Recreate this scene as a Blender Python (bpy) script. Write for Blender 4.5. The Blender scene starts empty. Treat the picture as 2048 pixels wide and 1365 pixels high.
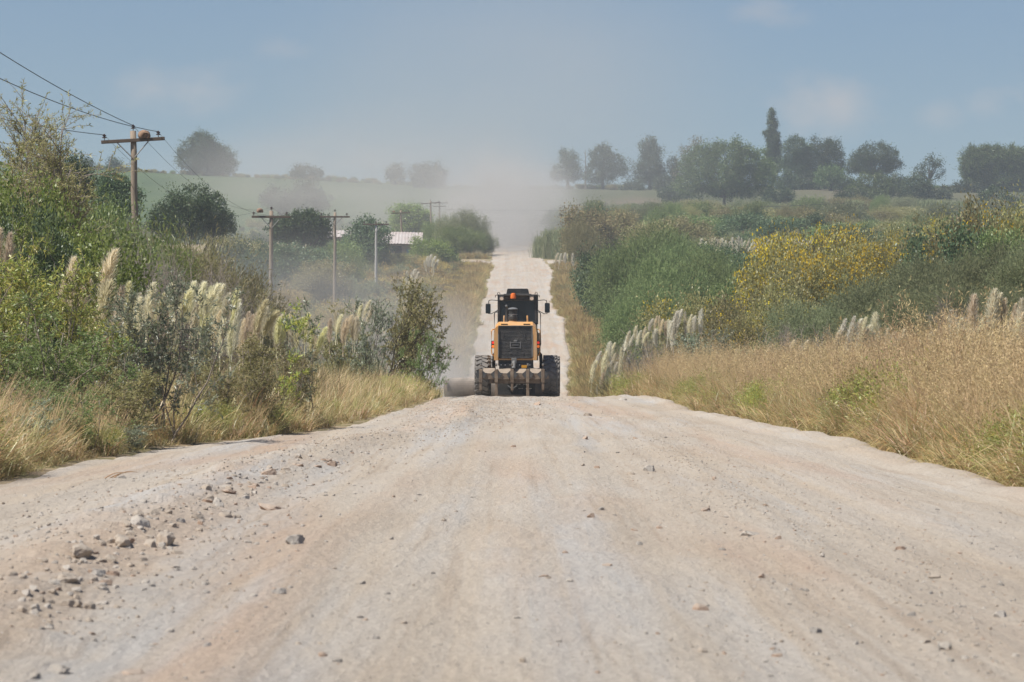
import bpy, bmesh, math, random
import numpy as np
from mathutils import Vector, Matrix

scene = bpy.context.scene
COL = scene.collection
R = math.radians

# ------------------------------------------------------------------ camera
F = 6827.0            # focal length in pixels of the 2048 wide photograph
CZ = 0.95             # lens height above the gravel
HZ = 742.0            # image row of the eye level
cam_data = bpy.data.cameras.new("camera")
cam_data.sensor_width = 36.0
cam_data.lens = 120.0
cam_data.clip_start = 0.5
cam_data.clip_end = 8000.0
cam_data.dof.use_dof = True
cam_data.dof.focus_distance = 62.0
cam_data.dof.aperture_fstop = 11.0
cam = bpy.data.objects.new("camera", cam_data)
COL.objects.link(cam)
cam.location = (0, 0, CZ)
cam.rotation_euler = (R(90) + math.atan((HZ - 682.5) / F), 0, 0)
scene.camera = cam

# ------------------------------------------------------------------ sky, sun, exposure
SUN_EL, SUN_AZ = 58.0, -116.0          # degrees; azimuth from straight ahead, negative is to the left
scene.view_settings.view_transform = 'Standard'
scene.view_settings.look = 'None'
scene.view_settings.gamma = 1.0
scene.view_settings.exposure = 0.55

world = bpy.data.worlds.new("World")
scene.world = world
world.use_nodes = True
wn, wl = world.node_tree.nodes, world.node_tree.links
wn.clear()
w_out = wn.new('ShaderNodeOutputWorld')
w_bg = wn.new('ShaderNodeBackground')
w_bg.inputs['Strength'].default_value = 0.050
sky = wn.new('ShaderNodeTexSky')
sky.sky_type = 'NISHITA'
sky.sun_disc = False
sky.sun_elevation = R(SUN_EL)
sky.sun_rotation = R(SUN_AZ)
sky.air_density = 1.0
sky.dust_density = 0.6
sky.ozone_density = 3.0
sky.altitude = 100.0
# faint fair weather clouds low over the ridge, placed by direction in the sky
w_tc = wn.new('ShaderNodeTexCoord')
w_sep = wn.new('ShaderNodeSeparateXYZ')
wl.new(w_tc.outputs['Generated'], w_sep.inputs[0])


def wmath(op, a, b=None, clamp=False):
    n = wn.new('ShaderNodeMath')
    n.operation = op
    n.use_clamp = clamp
    for i, v in enumerate((a, b)):
        if v is None:
            continue
        if isinstance(v, (int, float)):
            n.inputs[i].default_value = v
        else:
            wl.new(v, n.inputs[i])
    return n.outputs[0]


w_az = wmath('DIVIDE', w_sep.outputs[0], wmath('MAXIMUM', w_sep.outputs[1], 0.05))
w_el = wmath('DIVIDE', w_sep.outputs[2], wmath('MAXIMUM', w_sep.outputs[1], 0.05))
w_comb = wn.new('ShaderNodeCombineXYZ')
wl.new(w_az, w_comb.inputs[0])
wl.new(wmath('MULTIPLY', w_el, 1.5), w_comb.inputs[1])
w_noise = wn.new('ShaderNodeTexNoise')
w_noise.inputs['Scale'].default_value = 58.0
w_noise.inputs['Detail'].default_value = 6.0
w_noise.inputs['Roughness'].default_value = 0.55
wl.new(w_comb.outputs[0], w_noise.inputs['Vector'])
cloud = None
for (ca, ce, ra, re, amp) in ((-0.095, 0.083, 0.030, 0.011, 0.9), (0.090, 0.0775, 0.028, 0.014, 1.0),
                              (0.143, 0.079, 0.016, 0.010, 0.8), (0.076, 0.105, 0.020, 0.007, 0.8),
                              (-0.066, 0.094, 0.012, 0.006, 0.6), (0.126, 0.075, 0.012, 0.007, 0.6),
                              (-0.30, 0.10, 0.06, 0.02, 1.0), (0.32, 0.11, 0.08, 0.025, 1.0)):
    dx = wmath('DIVIDE', wmath('SUBTRACT', w_az, ca), ra)
    dz = wmath('DIVIDE', wmath('SUBTRACT', w_el, ce), re)
    q = wmath('ADD', wmath('MULTIPLY', dx, dx), wmath('MULTIPLY', dz, dz))
    m = wmath('MULTIPLY', wmath('SUBTRACT', 1.0, q, True), amp)
    cloud = m if cloud is None else wmath('MAXIMUM', cloud, m)
w_c = wmath('MULTIPLY', wmath('SUBTRACT', wmath('ADD', wmath('MULTIPLY', cloud, 0.42), w_noise.outputs['Fac']), 0.62, True), 1.5, True)
w_fac = wmath('MULTIPLY', w_c, cloud, True)
w_mul = wn.new('ShaderNodeMix')
w_mul.data_type = 'RGBA'
w_mul.blend_type = 'MULTIPLY'
w_mul.inputs[0].default_value = 1.0
wl.new(sky.outputs[0], w_mul.inputs[6])
w_mul.inputs[7].default_value = (0.84, 0.94, 1.10, 1)
w_mix = wn.new('ShaderNodeMix')
w_mix.data_type = 'RGBA'
wl.new(w_fac, w_mix.inputs[0])
wl.new(w_mul.outputs[2], w_mix.inputs[6])
w_mix.inputs[7].default_value = (7.2, 6.9, 6.9, 1)
wl.new(w_mix.outputs[2], w_bg.inputs['Color'])
wl.new(w_bg.outputs[0], w_out.inputs['Surface'])

sun_data = bpy.data.lights.new("sun", 'SUN')
sun_data.energy = 4.8
sun_data.angle = R(0.53)
sun_data.color = (1.0, 0.945, 0.86)
sun = bpy.data.objects.new("sun", sun_data)
COL.objects.link(sun)
sd = Vector((math.sin(R(SUN_AZ)) * math.cos(R(SUN_EL)), math.cos(R(SUN_AZ)) * math.cos(R(SUN_EL)), math.sin(R(SUN_EL))))
sun.rotation_euler = sd.to_track_quat('Z', 'Y').to_euler()
sun.location = sd * 200

scene.render.engine = 'CYCLES'
cy = scene.cycles
cy.max_bounces = 6
cy.diffuse_bounces = 4
cy.glossy_bounces = 2
cy.transmission_bounces = 3
cy.transparent_max_bounces = 8
cy.volume_bounces = 1
cy.caustics_reflective = False
cy.caustics_refractive = False
cy.use_denoising = True
cy.denoising_input_passes = 'RGB_ALBEDO_NORMAL'
cy.denoising_prefilter = 'ACCURATE'
cy.sample_clamp_indirect = 8.0
cy.volume_step_rate = 1.0
cy.volume_max_steps = 96

# ------------------------------------------------------------------ helpers: objects
def setp(o, label=None, cat=None, group=None, kind=None):
    if label: o["label"] = label
    if cat: o["category"] = cat
    if group: o["group"] = group
    if kind: o["kind"] = kind
    return o


def npmesh(name, V, faces, mat=None, smooth=False):
    """faces: list of index arrays (n, 3) or (n, 4)"""
    me = bpy.data.meshes.new(name)
    V = np.asarray(V, dtype=np.float32).reshape(-1, 3)
    fs = [np.asarray(f, dtype=np.int32) for f in faces if len(f)]
    loops = np.concatenate([f.ravel() for f in fs])
    counts = np.concatenate([np.full(len(f), f.shape[1], dtype=np.int32) for f in fs])
    starts = np.concatenate([[0], np.cumsum(counts)[:-1]]).astype(np.int32)
    me.vertices.add(len(V)); me.vertices.foreach_set("co", V.ravel())
    me.loops.add(len(loops)); me.loops.foreach_set("vertex_index", loops)
    me.polygons.add(len(counts))
    me.polygons.foreach_set("loop_start", starts)
    me.polygons.foreach_set("loop_total", counts)
    if smooth:
        me.polygons.foreach_set("use_smooth", np.ones(len(counts), dtype=bool))
    me.update(calc_edges=True)
    if mat: me.materials.append(mat)
    return me


class Soup:
    """collects numpy pieces into one mesh"""
    def __init__(s): s.V = []; s.F3 = []; s.F4 = []; s.n = 0
    def add(s, V, F):
        V = np.asarray(V, dtype=np.float64).reshape(-1, 3); F = np.asarray(F, dtype=np.int64)
        if len(F):
            (s.F3 if F.shape[1] == 3 else s.F4).append(F + s.n)
        s.V.append(V); s.n += len(V)
    def mesh(s, name, mat=None, smooth=False):
        fs = []
        if s.F3: fs.append(np.concatenate(s.F3))
        if s.F4: fs.append(np.concatenate(s.F4))
        return npmesh(name, np.concatenate(s.V), fs, mat, smooth)


def obj(name, mesh, parent=None, mat=None):
    o = bpy.data.objects.new(name, mesh)
    COL.objects.link(o)
    if parent is not None: o.parent = parent
    if mat is not None:
        if len(mesh.materials) == 0: mesh.materials.append(mat)
        else:
            o.material_slots[0].link = 'OBJECT'; o.material_slots[0].material = mat
    return o


def empty(name, loc=(0, 0, 0), rz=0.0, label=None, cat=None, group=None):
    o = bpy.data.objects.new(name, None)
    o.empty_display_size = 0.3
    COL.objects.link(o)
    o.location = loc; o.rotation_euler = (0, 0, rz)
    return setp(o, label, cat, group)


# ------------------------------------------------------------------ helpers: materials
def new_mat(name):
    m = bpy.data.materials.new(name); m.use_nodes = True
    n, l = m.node_tree.nodes, m.node_tree.links
    n.clear()
    return m, n, l, n.new('ShaderNodeOutputMaterial')


def ramp(n, cols, pos=None):
    r = n.new('ShaderNodeValToRGB')
    e = r.color_ramp.elements
    k = len(cols)
    pos = pos or [i / (k - 1) for i in range(k)]
    while len(e) < k: e.new(0.5)
    for i in range(k):
        e[i].position = pos[i]; e[i].color = (*cols[i], 1)
    return r


def leaf_mat(name, cols, trans=0.32, gloss=0.03, var=0.30, nscale=1.2):
    m, n, l, out = new_mat(name)
    g = n.new('ShaderNodeNewGeometry')
    r = ramp(n, cols); l.new(g.outputs['Random Per Island'], r.inputs[0])
    oi = n.new('ShaderNodeObjectInfo')
    tc = n.new('ShaderNodeTexCoord')
    no = n.new('ShaderNodeTexNoise'); no.inputs['Scale'].default_value = nscale; no.inputs['Detail'].default_value = 2
    l.new(tc.outputs['Object'], no.inputs['Vector'])
    add = n.new('ShaderNodeMath'); add.operation = 'ADD'
    l.new(no.outputs['Fac'], add.inputs[0]); l.new(oi.outputs['Random'], add.inputs[1])
    mr = n.new('ShaderNodeMapRange'); l.new(add.outputs[0], mr.inputs[0])
    mr.inputs[1].default_value = 0.4; mr.inputs[2].default_value = 1.6
    mr.inputs[3].default_value = 1 - var; mr.inputs[4].default_value = 1 + var
    hs = n.new('ShaderNodeHueSaturation'); l.new(r.outputs[0], hs.inputs['Color']); l.new(mr.outputs[0], hs.inputs['Value'])
    mh = n.new('ShaderNodeMapRange'); l.new(oi.outputs['Random'], mh.inputs[0])
    mh.inputs[3].default_value = 0.485; mh.inputs[4].default_value = 0.515
    l.new(mh.outputs[0], hs.inputs['Hue'])
    d = n.new('ShaderNodeBsdfDiffuse'); t = n.new('ShaderNodeBsdfTranslucent')
    l.new(hs.outputs[0], d.inputs[0]); l.new(hs.outputs[0], t.inputs[0])
    mx = n.new('ShaderNodeMixShader'); mx.inputs[0].default_value = trans
    l.new(d.outputs[0], mx.inputs[1]); l.new(t.outputs[0], mx.inputs[2])
    last = mx
    if gloss > 0:
        gl = n.new('ShaderNodeBsdfGlossy'); gl.inputs['Roughness'].default_value = 0.45
        m2 = n.new('ShaderNodeMixShader'); m2.inputs[0].default_value = gloss
        l.new(mx.outputs[0], m2.inputs[1]); l.new(gl.outputs[0], m2.inputs[2]); last = m2
    l.new(last.outputs[0], out.inputs['Surface'])
    return m


def surf_mat(name, c1, c2=None, rough=0.7, nscale=6.0, metallic=0.0, spec=0.4, bump=0.0, bscale=40.0, dust=None, dust_amt=0.4, aniso=None):
    """principled with mottled colour, optional settled dust patches (noise) and bump"""
    m, n, l, out = new_mat(name)
    p = n.new('ShaderNodeBsdfPrincipled')
    p.inputs['Roughness'].default_value = rough; p.inputs['Metallic'].default_value = metallic
    p.inputs['Specular IOR Level'].default_value = spec
    tc = n.new('ShaderNodeTexCoord')
    vec = tc.outputs['Object']
    if aniso:
        mp = n.new('ShaderNodeMapping'); mp.inputs['Scale'].default_value = aniso
        l.new(vec, mp.inputs[0]); vec = mp.outputs[0]
    no = n.new('ShaderNodeTexNoise'); no.inputs['Scale'].default_value = nscale; no.inputs['Detail'].default_value = 5
    no.inputs['Roughness'].default_value = 0.6
    l.new(vec, no.inputs['Vector'])
    r = ramp(n, [c1, c2 or c1], [0.35, 0.65]); l.new(no.outputs['Fac'], r.inputs[0])
    col = r.outputs[0]
    if dust:
        n2 = n.new('ShaderNodeTexNoise'); n2.inputs['Scale'].default_value = nscale * 0.6; n2.inputs['Detail'].default_value = 6
        l.new(tc.outputs['Object'], n2.inputs['Vector'])
        mr = n.new('ShaderNodeMapRange'); l.new(n2.outputs['Fac'], mr.inputs[0])
        mr.inputs[1].default_value = 0.35; mr.inputs[2].default_value = 0.75; mr.inputs[4].default_value = dust_amt
        mx = n.new('ShaderNodeMix'); mx.data_type = 'RGBA'
        l.new(mr.outputs[0], mx.inputs[0]); l.new(col, mx.inputs[6]); mx.inputs[7].default_value = (*dust, 1)
        col = mx.outputs[2]
    l.new(col, p.inputs['Base Color'])
    if bump:
        nb = n.new('ShaderNodeTexNoise'); nb.inputs['Scale'].default_value = bscale; nb.inputs['Detail'].default_value = 4
        l.new(vec, nb.inputs['Vector'])
        b = n.new('ShaderNodeBump'); b.inputs['Strength'].default_value = bump; b.inputs['Distance'].default_value = 0.02
        l.new(nb.outputs['Fac'], b.inputs['Height']); l.new(b.outputs[0], p.inputs['Normal'])
    l.new(p.outputs[0], out.inputs['Surface'])
    return m


# ------------------------------------------------------------------ helpers: the lie of the land
YP = np.array([-60, 0, 10, 50, 78, 88, 95, 103, 115, 135, 160, 190, 220, 262, 310, 365, 410, 455, 520, 562, 600, 700, 800, 850, 905, 1200, 3000.])
ZP = np.array([0, 0, .02, .10, .19, .22, .19, .06, -.30, -.60, -.10, 1.0, 2.6, 4.6, 7.2, 10.5, 13.0, 15.6, 19.3, 21.9, 24.5, 33.0, 43.0, 46.0, 46.3, 40, 20])
_h = np.diff(YP); _d = np.diff(ZP) / _h
_m = np.zeros(len(YP)); _m[0] = _d[0]; _m[-1] = _d[-1]
for _i in range(1, len(YP) - 1):
    _m[_i] = 0 if _d[_i - 1] * _d[_i] <= 0 else 2 * _d[_i - 1] * _d[_i] / (_d[_i - 1] + _d[_i])


def zr(y):
    y = np.clip(np.asarray(y, dtype=float), YP[0], YP[-1] - 1e-6)
    i = np.clip(np.searchsorted(YP, y, side='right') - 1, 0, len(YP) - 2)
    h = _h[i]; t = (y - YP[i]) / h
    return ((2 * t**3 - 3 * t**2 + 1) * ZP[i] + (t**3 - 2 * t**2 + t) * h * _m[i]
            + (-2 * t**3 + 3 * t**2) * ZP[i + 1] + (t**3 - t**2) * h * _m[i + 1])


def sstep(a, b, x):
    t = np.clip((np.asarray(x, dtype=float) - a) / (b - a), 0, 1)
    return t * t * (3 - 2 * t)


_r = np.random.default_rng(5)
_W = [(2 ** k, _r.uniform(0, 6.28, 8), _r.uniform(-1, 1, (8, 2))) for k in range(6)]


def wob(x, y, scale, octaves=3):
    """smooth pseudo noise about -1..1"""
    x = np.asarray(x, dtype=float) / scale; y = np.asarray(y, dtype=float) / scale
    s = 0; a = 1; tot = 0
    for k in range(octaves):
        f, ph, dr = _W[k]
        v = 0
        for j in range(8):
            v = v + np.sin((x * dr[j, 0] + y * dr[j, 1]) * f * 5 + ph[j] + 1.7 * np.sin((x * dr[j, 1] - y * dr[j, 0]) * f * 3 + ph[7 - j]))
        s = s + a * v / 3.5; tot += a; a *= 0.55
    return s / tot


def gz(x, y):
    """height of the ground beside the road"""
    x = np.asarray(x, dtype=float); y = np.asarray(y, dtype=float)
    z = zr(y)
    z = z + 2.9 * sstep(6, 18, x) * sstep(62, 118, y) * (1 - sstep(230, 330, y))
    z = z + 1.6 * sstep(8, 15, -x) * sstep(85, 120, y) * (1 - sstep(150, 220, y))
    z = z + np.clip(-x, 0, 160) * 0.045 * sstep(560, 820, y)
    z = z + 2.5 * sstep(9, 30, x) * sstep(240, 340, y) * (1 - sstep(600, 720, y))
    z = z + 0.25 * wob(x, y, 60, 2) * sstep(4.5, 12, np.abs(x)) * sstep(30, 120, y)
    z = z + 0.03 * wob(x, y, 3.0, 2) * sstep(4.0, 6.0, np.abs(x))
    return z


LY = np.array([-60, 0, 12, 25, 33, 39, 43, 48, 55, 65, 80, 90, 100, 112, 130, 160, 215, 262, 310, 365, 410, 440, 520, 562, 640, 700])
LX = np.array([-4.4, -4.4, -4.3, -4.15, -4.2, -4.0, -3.3, -2.75, -2.5, -2.3, -2.05, -1.95, -2.1, -2.3, -2.3, -2.3, -2.4, -2.5, -2.75, -2.5, -2.4, -2.6, -3.0, -3.2, -3.2, -3.2])
RY = np.array([-60, 0, 15, 25, 33, 42, 52, 65, 80, 90, 100, 115, 140, 170, 215, 262, 290, 310, 335, 365, 400, 440, 520, 562, 640, 700])
RX = np.array([4.6, 4.4, 4.1, 3.82, 3.95, 4.15, 3.95, 3.6, 3.75, 3.8, 3.0, 2.3, 2.2, 2.9, 3.6, 4.2, 3.9, 3.5, 3.9, 4.4, 5.0, 4.6, 3.6, 3.4, 3.2, 3.2])


def left_edge(y): return np.interp(y, LY, LX) + (0.10 + .30 * sstep(120, 260, y)) * wob(y, y * 0 + 3, 5.0 + 9 * sstep(120, 260, y), 3)
def right_edge(y): return np.interp(y, RY, RX) + (0.10 + .30 * sstep(120, 260, y)) * wob(y, y * 0 + 9, 5.0 + 9 * sstep(120, 260, y), 3)


def PX(px, d): return (px - 1024.0) * d / F
def PZ(py, d): return CZ + (HZ - py) * d / F


def on_road(px, py):
    """point of the road surface seen at an image position in front of the crest"""
    d = CZ * F / (py - HZ)
    for _ in range(30):
        d = min((CZ - 0.03 - float(zr(d))) * F / (py - HZ), 88)
    return PX(px, d), d


# ------------------------------------------------------------------ helpers: vegetation geometry
def unit(v):
    v = np.asarray(v, dtype=float)
    return v / np.maximum(np.linalg.norm(v, axis=-1, keepdims=True), 1e-9)


def leaves(soup, P, D, L, W, rng, up=None):
    n = len(P)
    if n == 0: return
    D = unit(D)
    S = unit(np.cross(D, rng.normal(size=(n, 3)) if up is None else up + 0.3 * rng.normal(size=(n, 3))))
    L = np.broadcast_to(np.asarray(L, dtype=float), (n,))[:, None]; W = np.broadcast_to(np.asarray(W, dtype=float), (n,))[:, None]
    N = np.cross(D, S)
    V = np.stack([P, P + D * L * .45 + S * W * .5 + N * W * .12, P + D * L - N * L * .08, P + D * L * .45 - S * W * .5 + N * W * .12], 1).reshape(-1, 3)
    soup.add(V, np.arange(4 * n).reshape(n, 4))


def tube(soup, P, Rd, k=4):
    P = np.asarray(P, dtype=float); n = len(P)
    Rd = np.broadcast_to(np.asarray(Rd, dtype=float), (n,))
    T = unit(np.gradient(P, axis=0))
    ref = np.array([0.31, 0.87, 0.38]) if abs(T[0, 2]) > 0.8 else np.array([0, 0, 1.0])
    A = unit(np.cross(T, ref)); B = np.cross(T, A)
    a = np.arange(k) * 2 * math.pi / k
    V = P[:, None, :] + Rd[:, None, None] * (np.cos(a)[None, :, None] * A[:, None, :] + np.sin(a)[None, :, None] * B[:, None, :])
    i = np.arange(n - 1)[:, None] * k; j = np.arange(k)[None, :]; jn = (j + 1) % k
    Fq = np.stack([i + j, i + jn, i + k + jn, i + k + j], -1).reshape(-1, 4)
    soup.add(V.reshape(-1, 3), Fq)
    if k >= 4:
        for base in (0, (n - 1) * k):
            idx = np.arange(k) + soup.n - n * k + base
            tri = np.stack([np.full(k - 2, idx[0]), idx[1:-1], idx[2:]], -1)
            if len(tri): soup.F3.append(tri)


def blades(soup, P, az, tilt, L, W, droop, rng, seg=3):
    """curved grass blades: base point, heading, lean, length, width, droop"""
    n = len(P)
    H = np.stack([np.cos(az), np.sin(az), np.zeros(n)], -1)
    S = np.stack([-np.sin(az), np.cos(az), np.zeros(n)], -1)
    S = unit(S + 0.5 * rng.normal(size=(n, 3)) * [1, 1, .2])
    pts = []; p = P.copy(); a = tilt.copy()
    for s in range(seg + 1):
        pts.append(p.copy())
        d = H * np.sin(a)[:, None] + np.array([0, 0, 1.0]) * np.cos(a)[:, None]
        p = p + d * (L / seg)[:, None]
        a = a + droop / seg
    V = np.zeros((n, 2 * seg + 1, 3))
    for s in range(seg):
        w = (W * (1.0 - 0.75 * (s / seg) ** 1.5) * .5)[:, None]
        V[:, 2 * s] = pts[s] - S * w; V[:, 2 * s + 1] = pts[s] + S * w
    V[:, 2 * seg] = pts[seg]
    b = np.arange(n)[:, None] * (2 * seg + 1)
    fq = np.concatenate([b + np.array([[2 * s, 2 * s + 1, 2 * s + 3, 2 * s + 2]]) for s in range(seg - 1)])
    ft = b + np.array([[2 * seg - 2, 2 * seg - 1, 2 * seg]])
    n0 = soup.n
    soup.add(V.reshape(-1, 3), ft)
    soup.F4.append(fq + n0)
    return pts


def grow(rng, stems=7, H=2.2, spread=0.5, lean=(0, 0), nsub=8, ntwig=5, sub=.34, twig=.14, r0=.012, base=.1, rise=.25):
    """branch skeleton: list of polylines with radii, and twig sample points for leaves"""
    lines = []; LP = []; LD = []
    for s in range(stems):
        az = rng.uniform(0, 6.283); tl = spread * rng.uniform(.2, 1)
        d = np.array([math.cos(az) * math.sin(tl) + lean[0], math.sin(az) * math.sin(tl) + lean[1], math.cos(tl)])
        d = d / np.linalg.norm(d)
        p = np.array([rng.normal() * base, rng.normal() * base, 0.0])
        Ls = H * rng.uniform(.72, 1.05); k = 8
        pts = [p.copy()]; ds = [d.copy()]
        for i in range(k):
            d = d + rng.normal(size=3) * .11 + np.array([0, 0, rise * .15]); d /= np.linalg.norm(d)
            p = p + d * Ls / k; pts.append(p.copy()); ds.append(d.copy())
        pts = np.array(pts); r = r0 * np.linspace(1, .25, k + 1) * rng.uniform(.7, 1.2)
        lines.append((pts, r, 4))
        for _ in range(nsub):
            t = rng.uniform(.22, 1.0) * k; i = min(int(t), k - 1)
            q = pts[i] + (pts[i + 1] - pts[i]) * (t - i)
            dd = ds[i] * .55 + unit(rng.normal(size=3)) * .75 + np.array([0, 0, rise]); dd /= np.linalg.norm(dd)
            L2 = sub * H * rng.uniform(.5, 1.1) * (1.15 - .6 * t / k)
            sp = [q.copy()]
            for j in range(4):
                dd = dd + rng.normal(size=3) * .14 + np.array([0, 0, rise * .2]); dd /= np.linalg.norm(dd)
                q = q + dd * L2 / 4; sp.append(q.copy())
            sp = np.array(sp); lines.append((sp, r0 * np.linspace(.42, .16, 5), 3))
            for _ in range(ntwig):
                t2 = rng.uniform(.15, 1.0) * 4; j = min(int(t2), 3)
                q2 = sp[j] + (sp[j + 1] - sp[j]) * (t2 - j)
                d2 = dd * .6 + unit(rng.normal(size=3)) * .8 + np.array([0, 0, rise * .6]); d2 /= np.linalg.norm(d2)
                L3 = twig * H * rng.uniform(.5, 1.2)
                d3 = d2 + rng.normal(size=3) * .2
                tw = np.array([q2, q2 + d2 * L3 * .5, q2 + d2 * L3 * .5 + unit(d3) * L3 * .5])
                lines.append((tw, r0 * np.array([.22, .16, .1]), 3))
                LP.append(tw); LD.append(d2)
    return lines, np.array(LP), np.array(LD)


def sk_mesh(lines, name, mat):
    s = Soup()
    for P, r, k in lines: tube(s, P, r, k)
    return s.mesh(name, mat)


def twig_leaves(rng, LP, LD, per, L, W, mat, name="foliage", keep=1.0, fwd=.55):
    s = Soup(); n = len(LP)
    t = rng.uniform(0.05, 1.0, (n, per))
    a = LP[:, None, 0] * (1 - t)[..., None] + LP[:, None, 2] * t[..., None]
    P = a.reshape(-1, 3)
    D = (LD[:, None, :] * fwd + unit(rng.normal(size=(n, per, 3))) * .7).reshape(-1, 3)
    m = rng.uniform(size=len(P)) < keep
    P, D = P[m], D[m]
    leaves(s, P, D, L * rng.uniform(.6, 1.25, len(P)), W * rng.uniform(.7, 1.2, len(P)), rng)
    return s.mesh(name, mat)


def crown(rng, lobes, dens=1.0, clump=.35, per=38, L=.14, W=.08, outward=.7, rise=.15, inner=.45, mat=None, name="foliage"):
    """leaf clumps through the outer part of ellipsoid lobes (cx, cy, cz, rx, ry, rz)"""
    s = Soup()
    for (cx, cy_, cz, rx, ry, rz) in lobes:
        area = (rx * ry + ry * rz + rx * rz) / 3 * 4 * math.pi
        n = max(6, int(dens * area / (clump * clump) * .55))
        dirs = unit(rng.normal(size=(n, 3)))
        rad = rng.uniform(inner, 1.0, n) ** .6 * (1 + .17 * rng.normal(size=n))
        C = np.array([cx, cy_, cz]) + dirs * rad[:, None] * np.array([rx, ry, rz])
        cr = clump * rng.uniform(.55, 1.25, n)
        P = (C[:, None, :] + rng.normal(size=(n, per, 3)) * (cr * .5)[:, None, None]).reshape(-1, 3)
        D = (np.repeat(dirs, per, 0) * outward + unit(rng.normal(size=(n * per, 3))) * .8 + np.array([0, 0, rise]))
        m = P[:, 2] > 0.02
        P, D = P[m], D[m]
        leaves(s, P, D, L * rng.uniform(.6, 1.3, len(P)), W * rng.uniform(.6, 1.3, len(P)), rng)
    return s.mesh(name, mat)


def fan_stems(rng, lobes, n, r0, mat, trunk_h=0.0, name="stems"):
    s = Soup()
    top = max(l[2] for l in lobes)
    if trunk_h > 0:
        P = np.array([[0, 0, -.3], [rng.normal() * .04 * trunk_h, 0, trunk_h * .5], [rng.normal() * .06 * trunk_h, 0, trunk_h], [0, 0, trunk_h + (top - trunk_h) * .5]])
        tube(s, P, r0 * np.array([1.35, 1.0, .85, .45]), 7)
    for i in range(n):
        l = lobes[rng.integers(len(lobes))]
        e = np.array(l[:3]) + unit(rng.normal(size=3)) * np.array(l[3:]) * rng.uniform(.3, .85)
        b = np.array([0, 0, trunk_h * rng.uniform(.65, 1)]) if trunk_h > 0 else np.array([rng.normal() * .12 * l[3], rng.normal() * .12 * l[4], -.1])
        mid = b * .5 + e * .5 + rng.normal(size=3) * .12 * np.linalg.norm(e - b) + np.array([0, 0, .12 * (e[2] - b[2])])
        t = np.linspace(0, 1, 6)[:, None]
        P = (1 - t) ** 2 * b + 2 * t * (1 - t) * mid + t * t * e
        tube(s, P, (r0 * .55 if trunk_h > 0 else r0) * np.linspace(1, .2, 6), 4)
    return s.mesh(name, mat)


def dims(me):
    co = np.empty(len(me.vertices) * 3, dtype=np.float32); me.vertices.foreach_get("co", co); co = co.reshape(-1, 3)
    lo, hi = np.percentile(co, 1, axis=0), np.percentile(co, 99, axis=0)
    return (hi[0] - lo[0] + hi[1] - lo[1]) / 2, np.percentile(co[:, 2], 99.7)


# ------------------------------------------------------------------ helpers: boxes and turned shapes for built things
def bm_new(): return bmesh.new()


def bm_box(bm, cx, cy_, cz, sx, sy, sz, rot=None, bevel=0.0):
    r = bmesh.ops.create_cube(bm, size=1.0)
    vs = r['verts']
    M = Matrix.Translation((cx, cy_, cz)) @ (rot.to_4x4() if rot is not None else Matrix.Identity(4)) @ Matrix.Diagonal((sx, sy, sz, 1))
    bmesh.ops.transform(bm, matrix=M, verts=vs)
    if bevel > 0:
        es = list({e for v in vs for e in v.link_edges})
        bmesh.ops.bevel(bm, geom=es, offset=bevel, segments=2, affect='EDGES', profile=.5)


def bm_tube(bm, pts, r, k=8):
    s = Soup(); tube(s, np.array(pts, dtype=float), r, k)
    V = np.concatenate(s.V); vs = [bm.verts.new(v) for v in V]
    for Fs in (s.F4, s.F3):
        for fa in Fs:
            for f in fa:
                try: bm.faces.new([vs[i] for i in f])
                except ValueError: pass


def bm_lathe(bm, prof, axis='z', k=24, c=(0, 0, 0)):
    """prof: (radius, height) pairs turned about the axis"""
    rings = []
    for (r, h) in prof:
        ring = []
        for i in range(k):
            a = 2 * math.pi * i / k
            u, v = r * math.cos(a), r * math.sin(a)
            p = (u, v, h) if axis == 'z' else (h, u, v) if axis == 'x' else (v, h, u)
            ring.append(bm.verts.new((p[0] + c[0], p[1] + c[1], p[2] + c[2])))
        rings.append(ring)
    for a, b in zip(rings[:-1], rings[1:]):
        for i in range(k):
            bm.faces.new((a[i], a[(i + 1) % k], b[(i + 1) % k], b[i]))
    for ring, flip in ((rings[0], True), (rings[-1], False)):
        bm.faces.new(ring[::-1] if flip else ring)


def bm_prism(bm, poly, y0, y1):
    """polygon in x, z extruded along y"""
    a = [bm.verts.new((x, y0, z)) for x, z in poly]; b = [bm.verts.new((x, y1, z)) for x, z in poly]
    n = len(poly)
    bm.faces.new(a); bm.faces.new(b[::-1])
    for i in range(n): bm.faces.new((a[i], b[i], b[(i + 1) % n], a[(i + 1) % n]))


def bm_done(bm, name, mat, parent=None, smooth=False):
    bmesh.ops.recalc_face_normals(bm, faces=bm.faces[:])
    me = bpy.data.meshes.new(name); bm.to_mesh(me); bm.free()
    if smooth:
        for p in me.polygons: p.use_smooth = True
        try: me.set_sharp_from_angle(angle=R(35))
        except Exception: pass
    me.materials.append(mat)
    return obj(name, me, parent)


def rotm(ax, deg): return Matrix.Rotation(R(deg), 3, ax)

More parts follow.
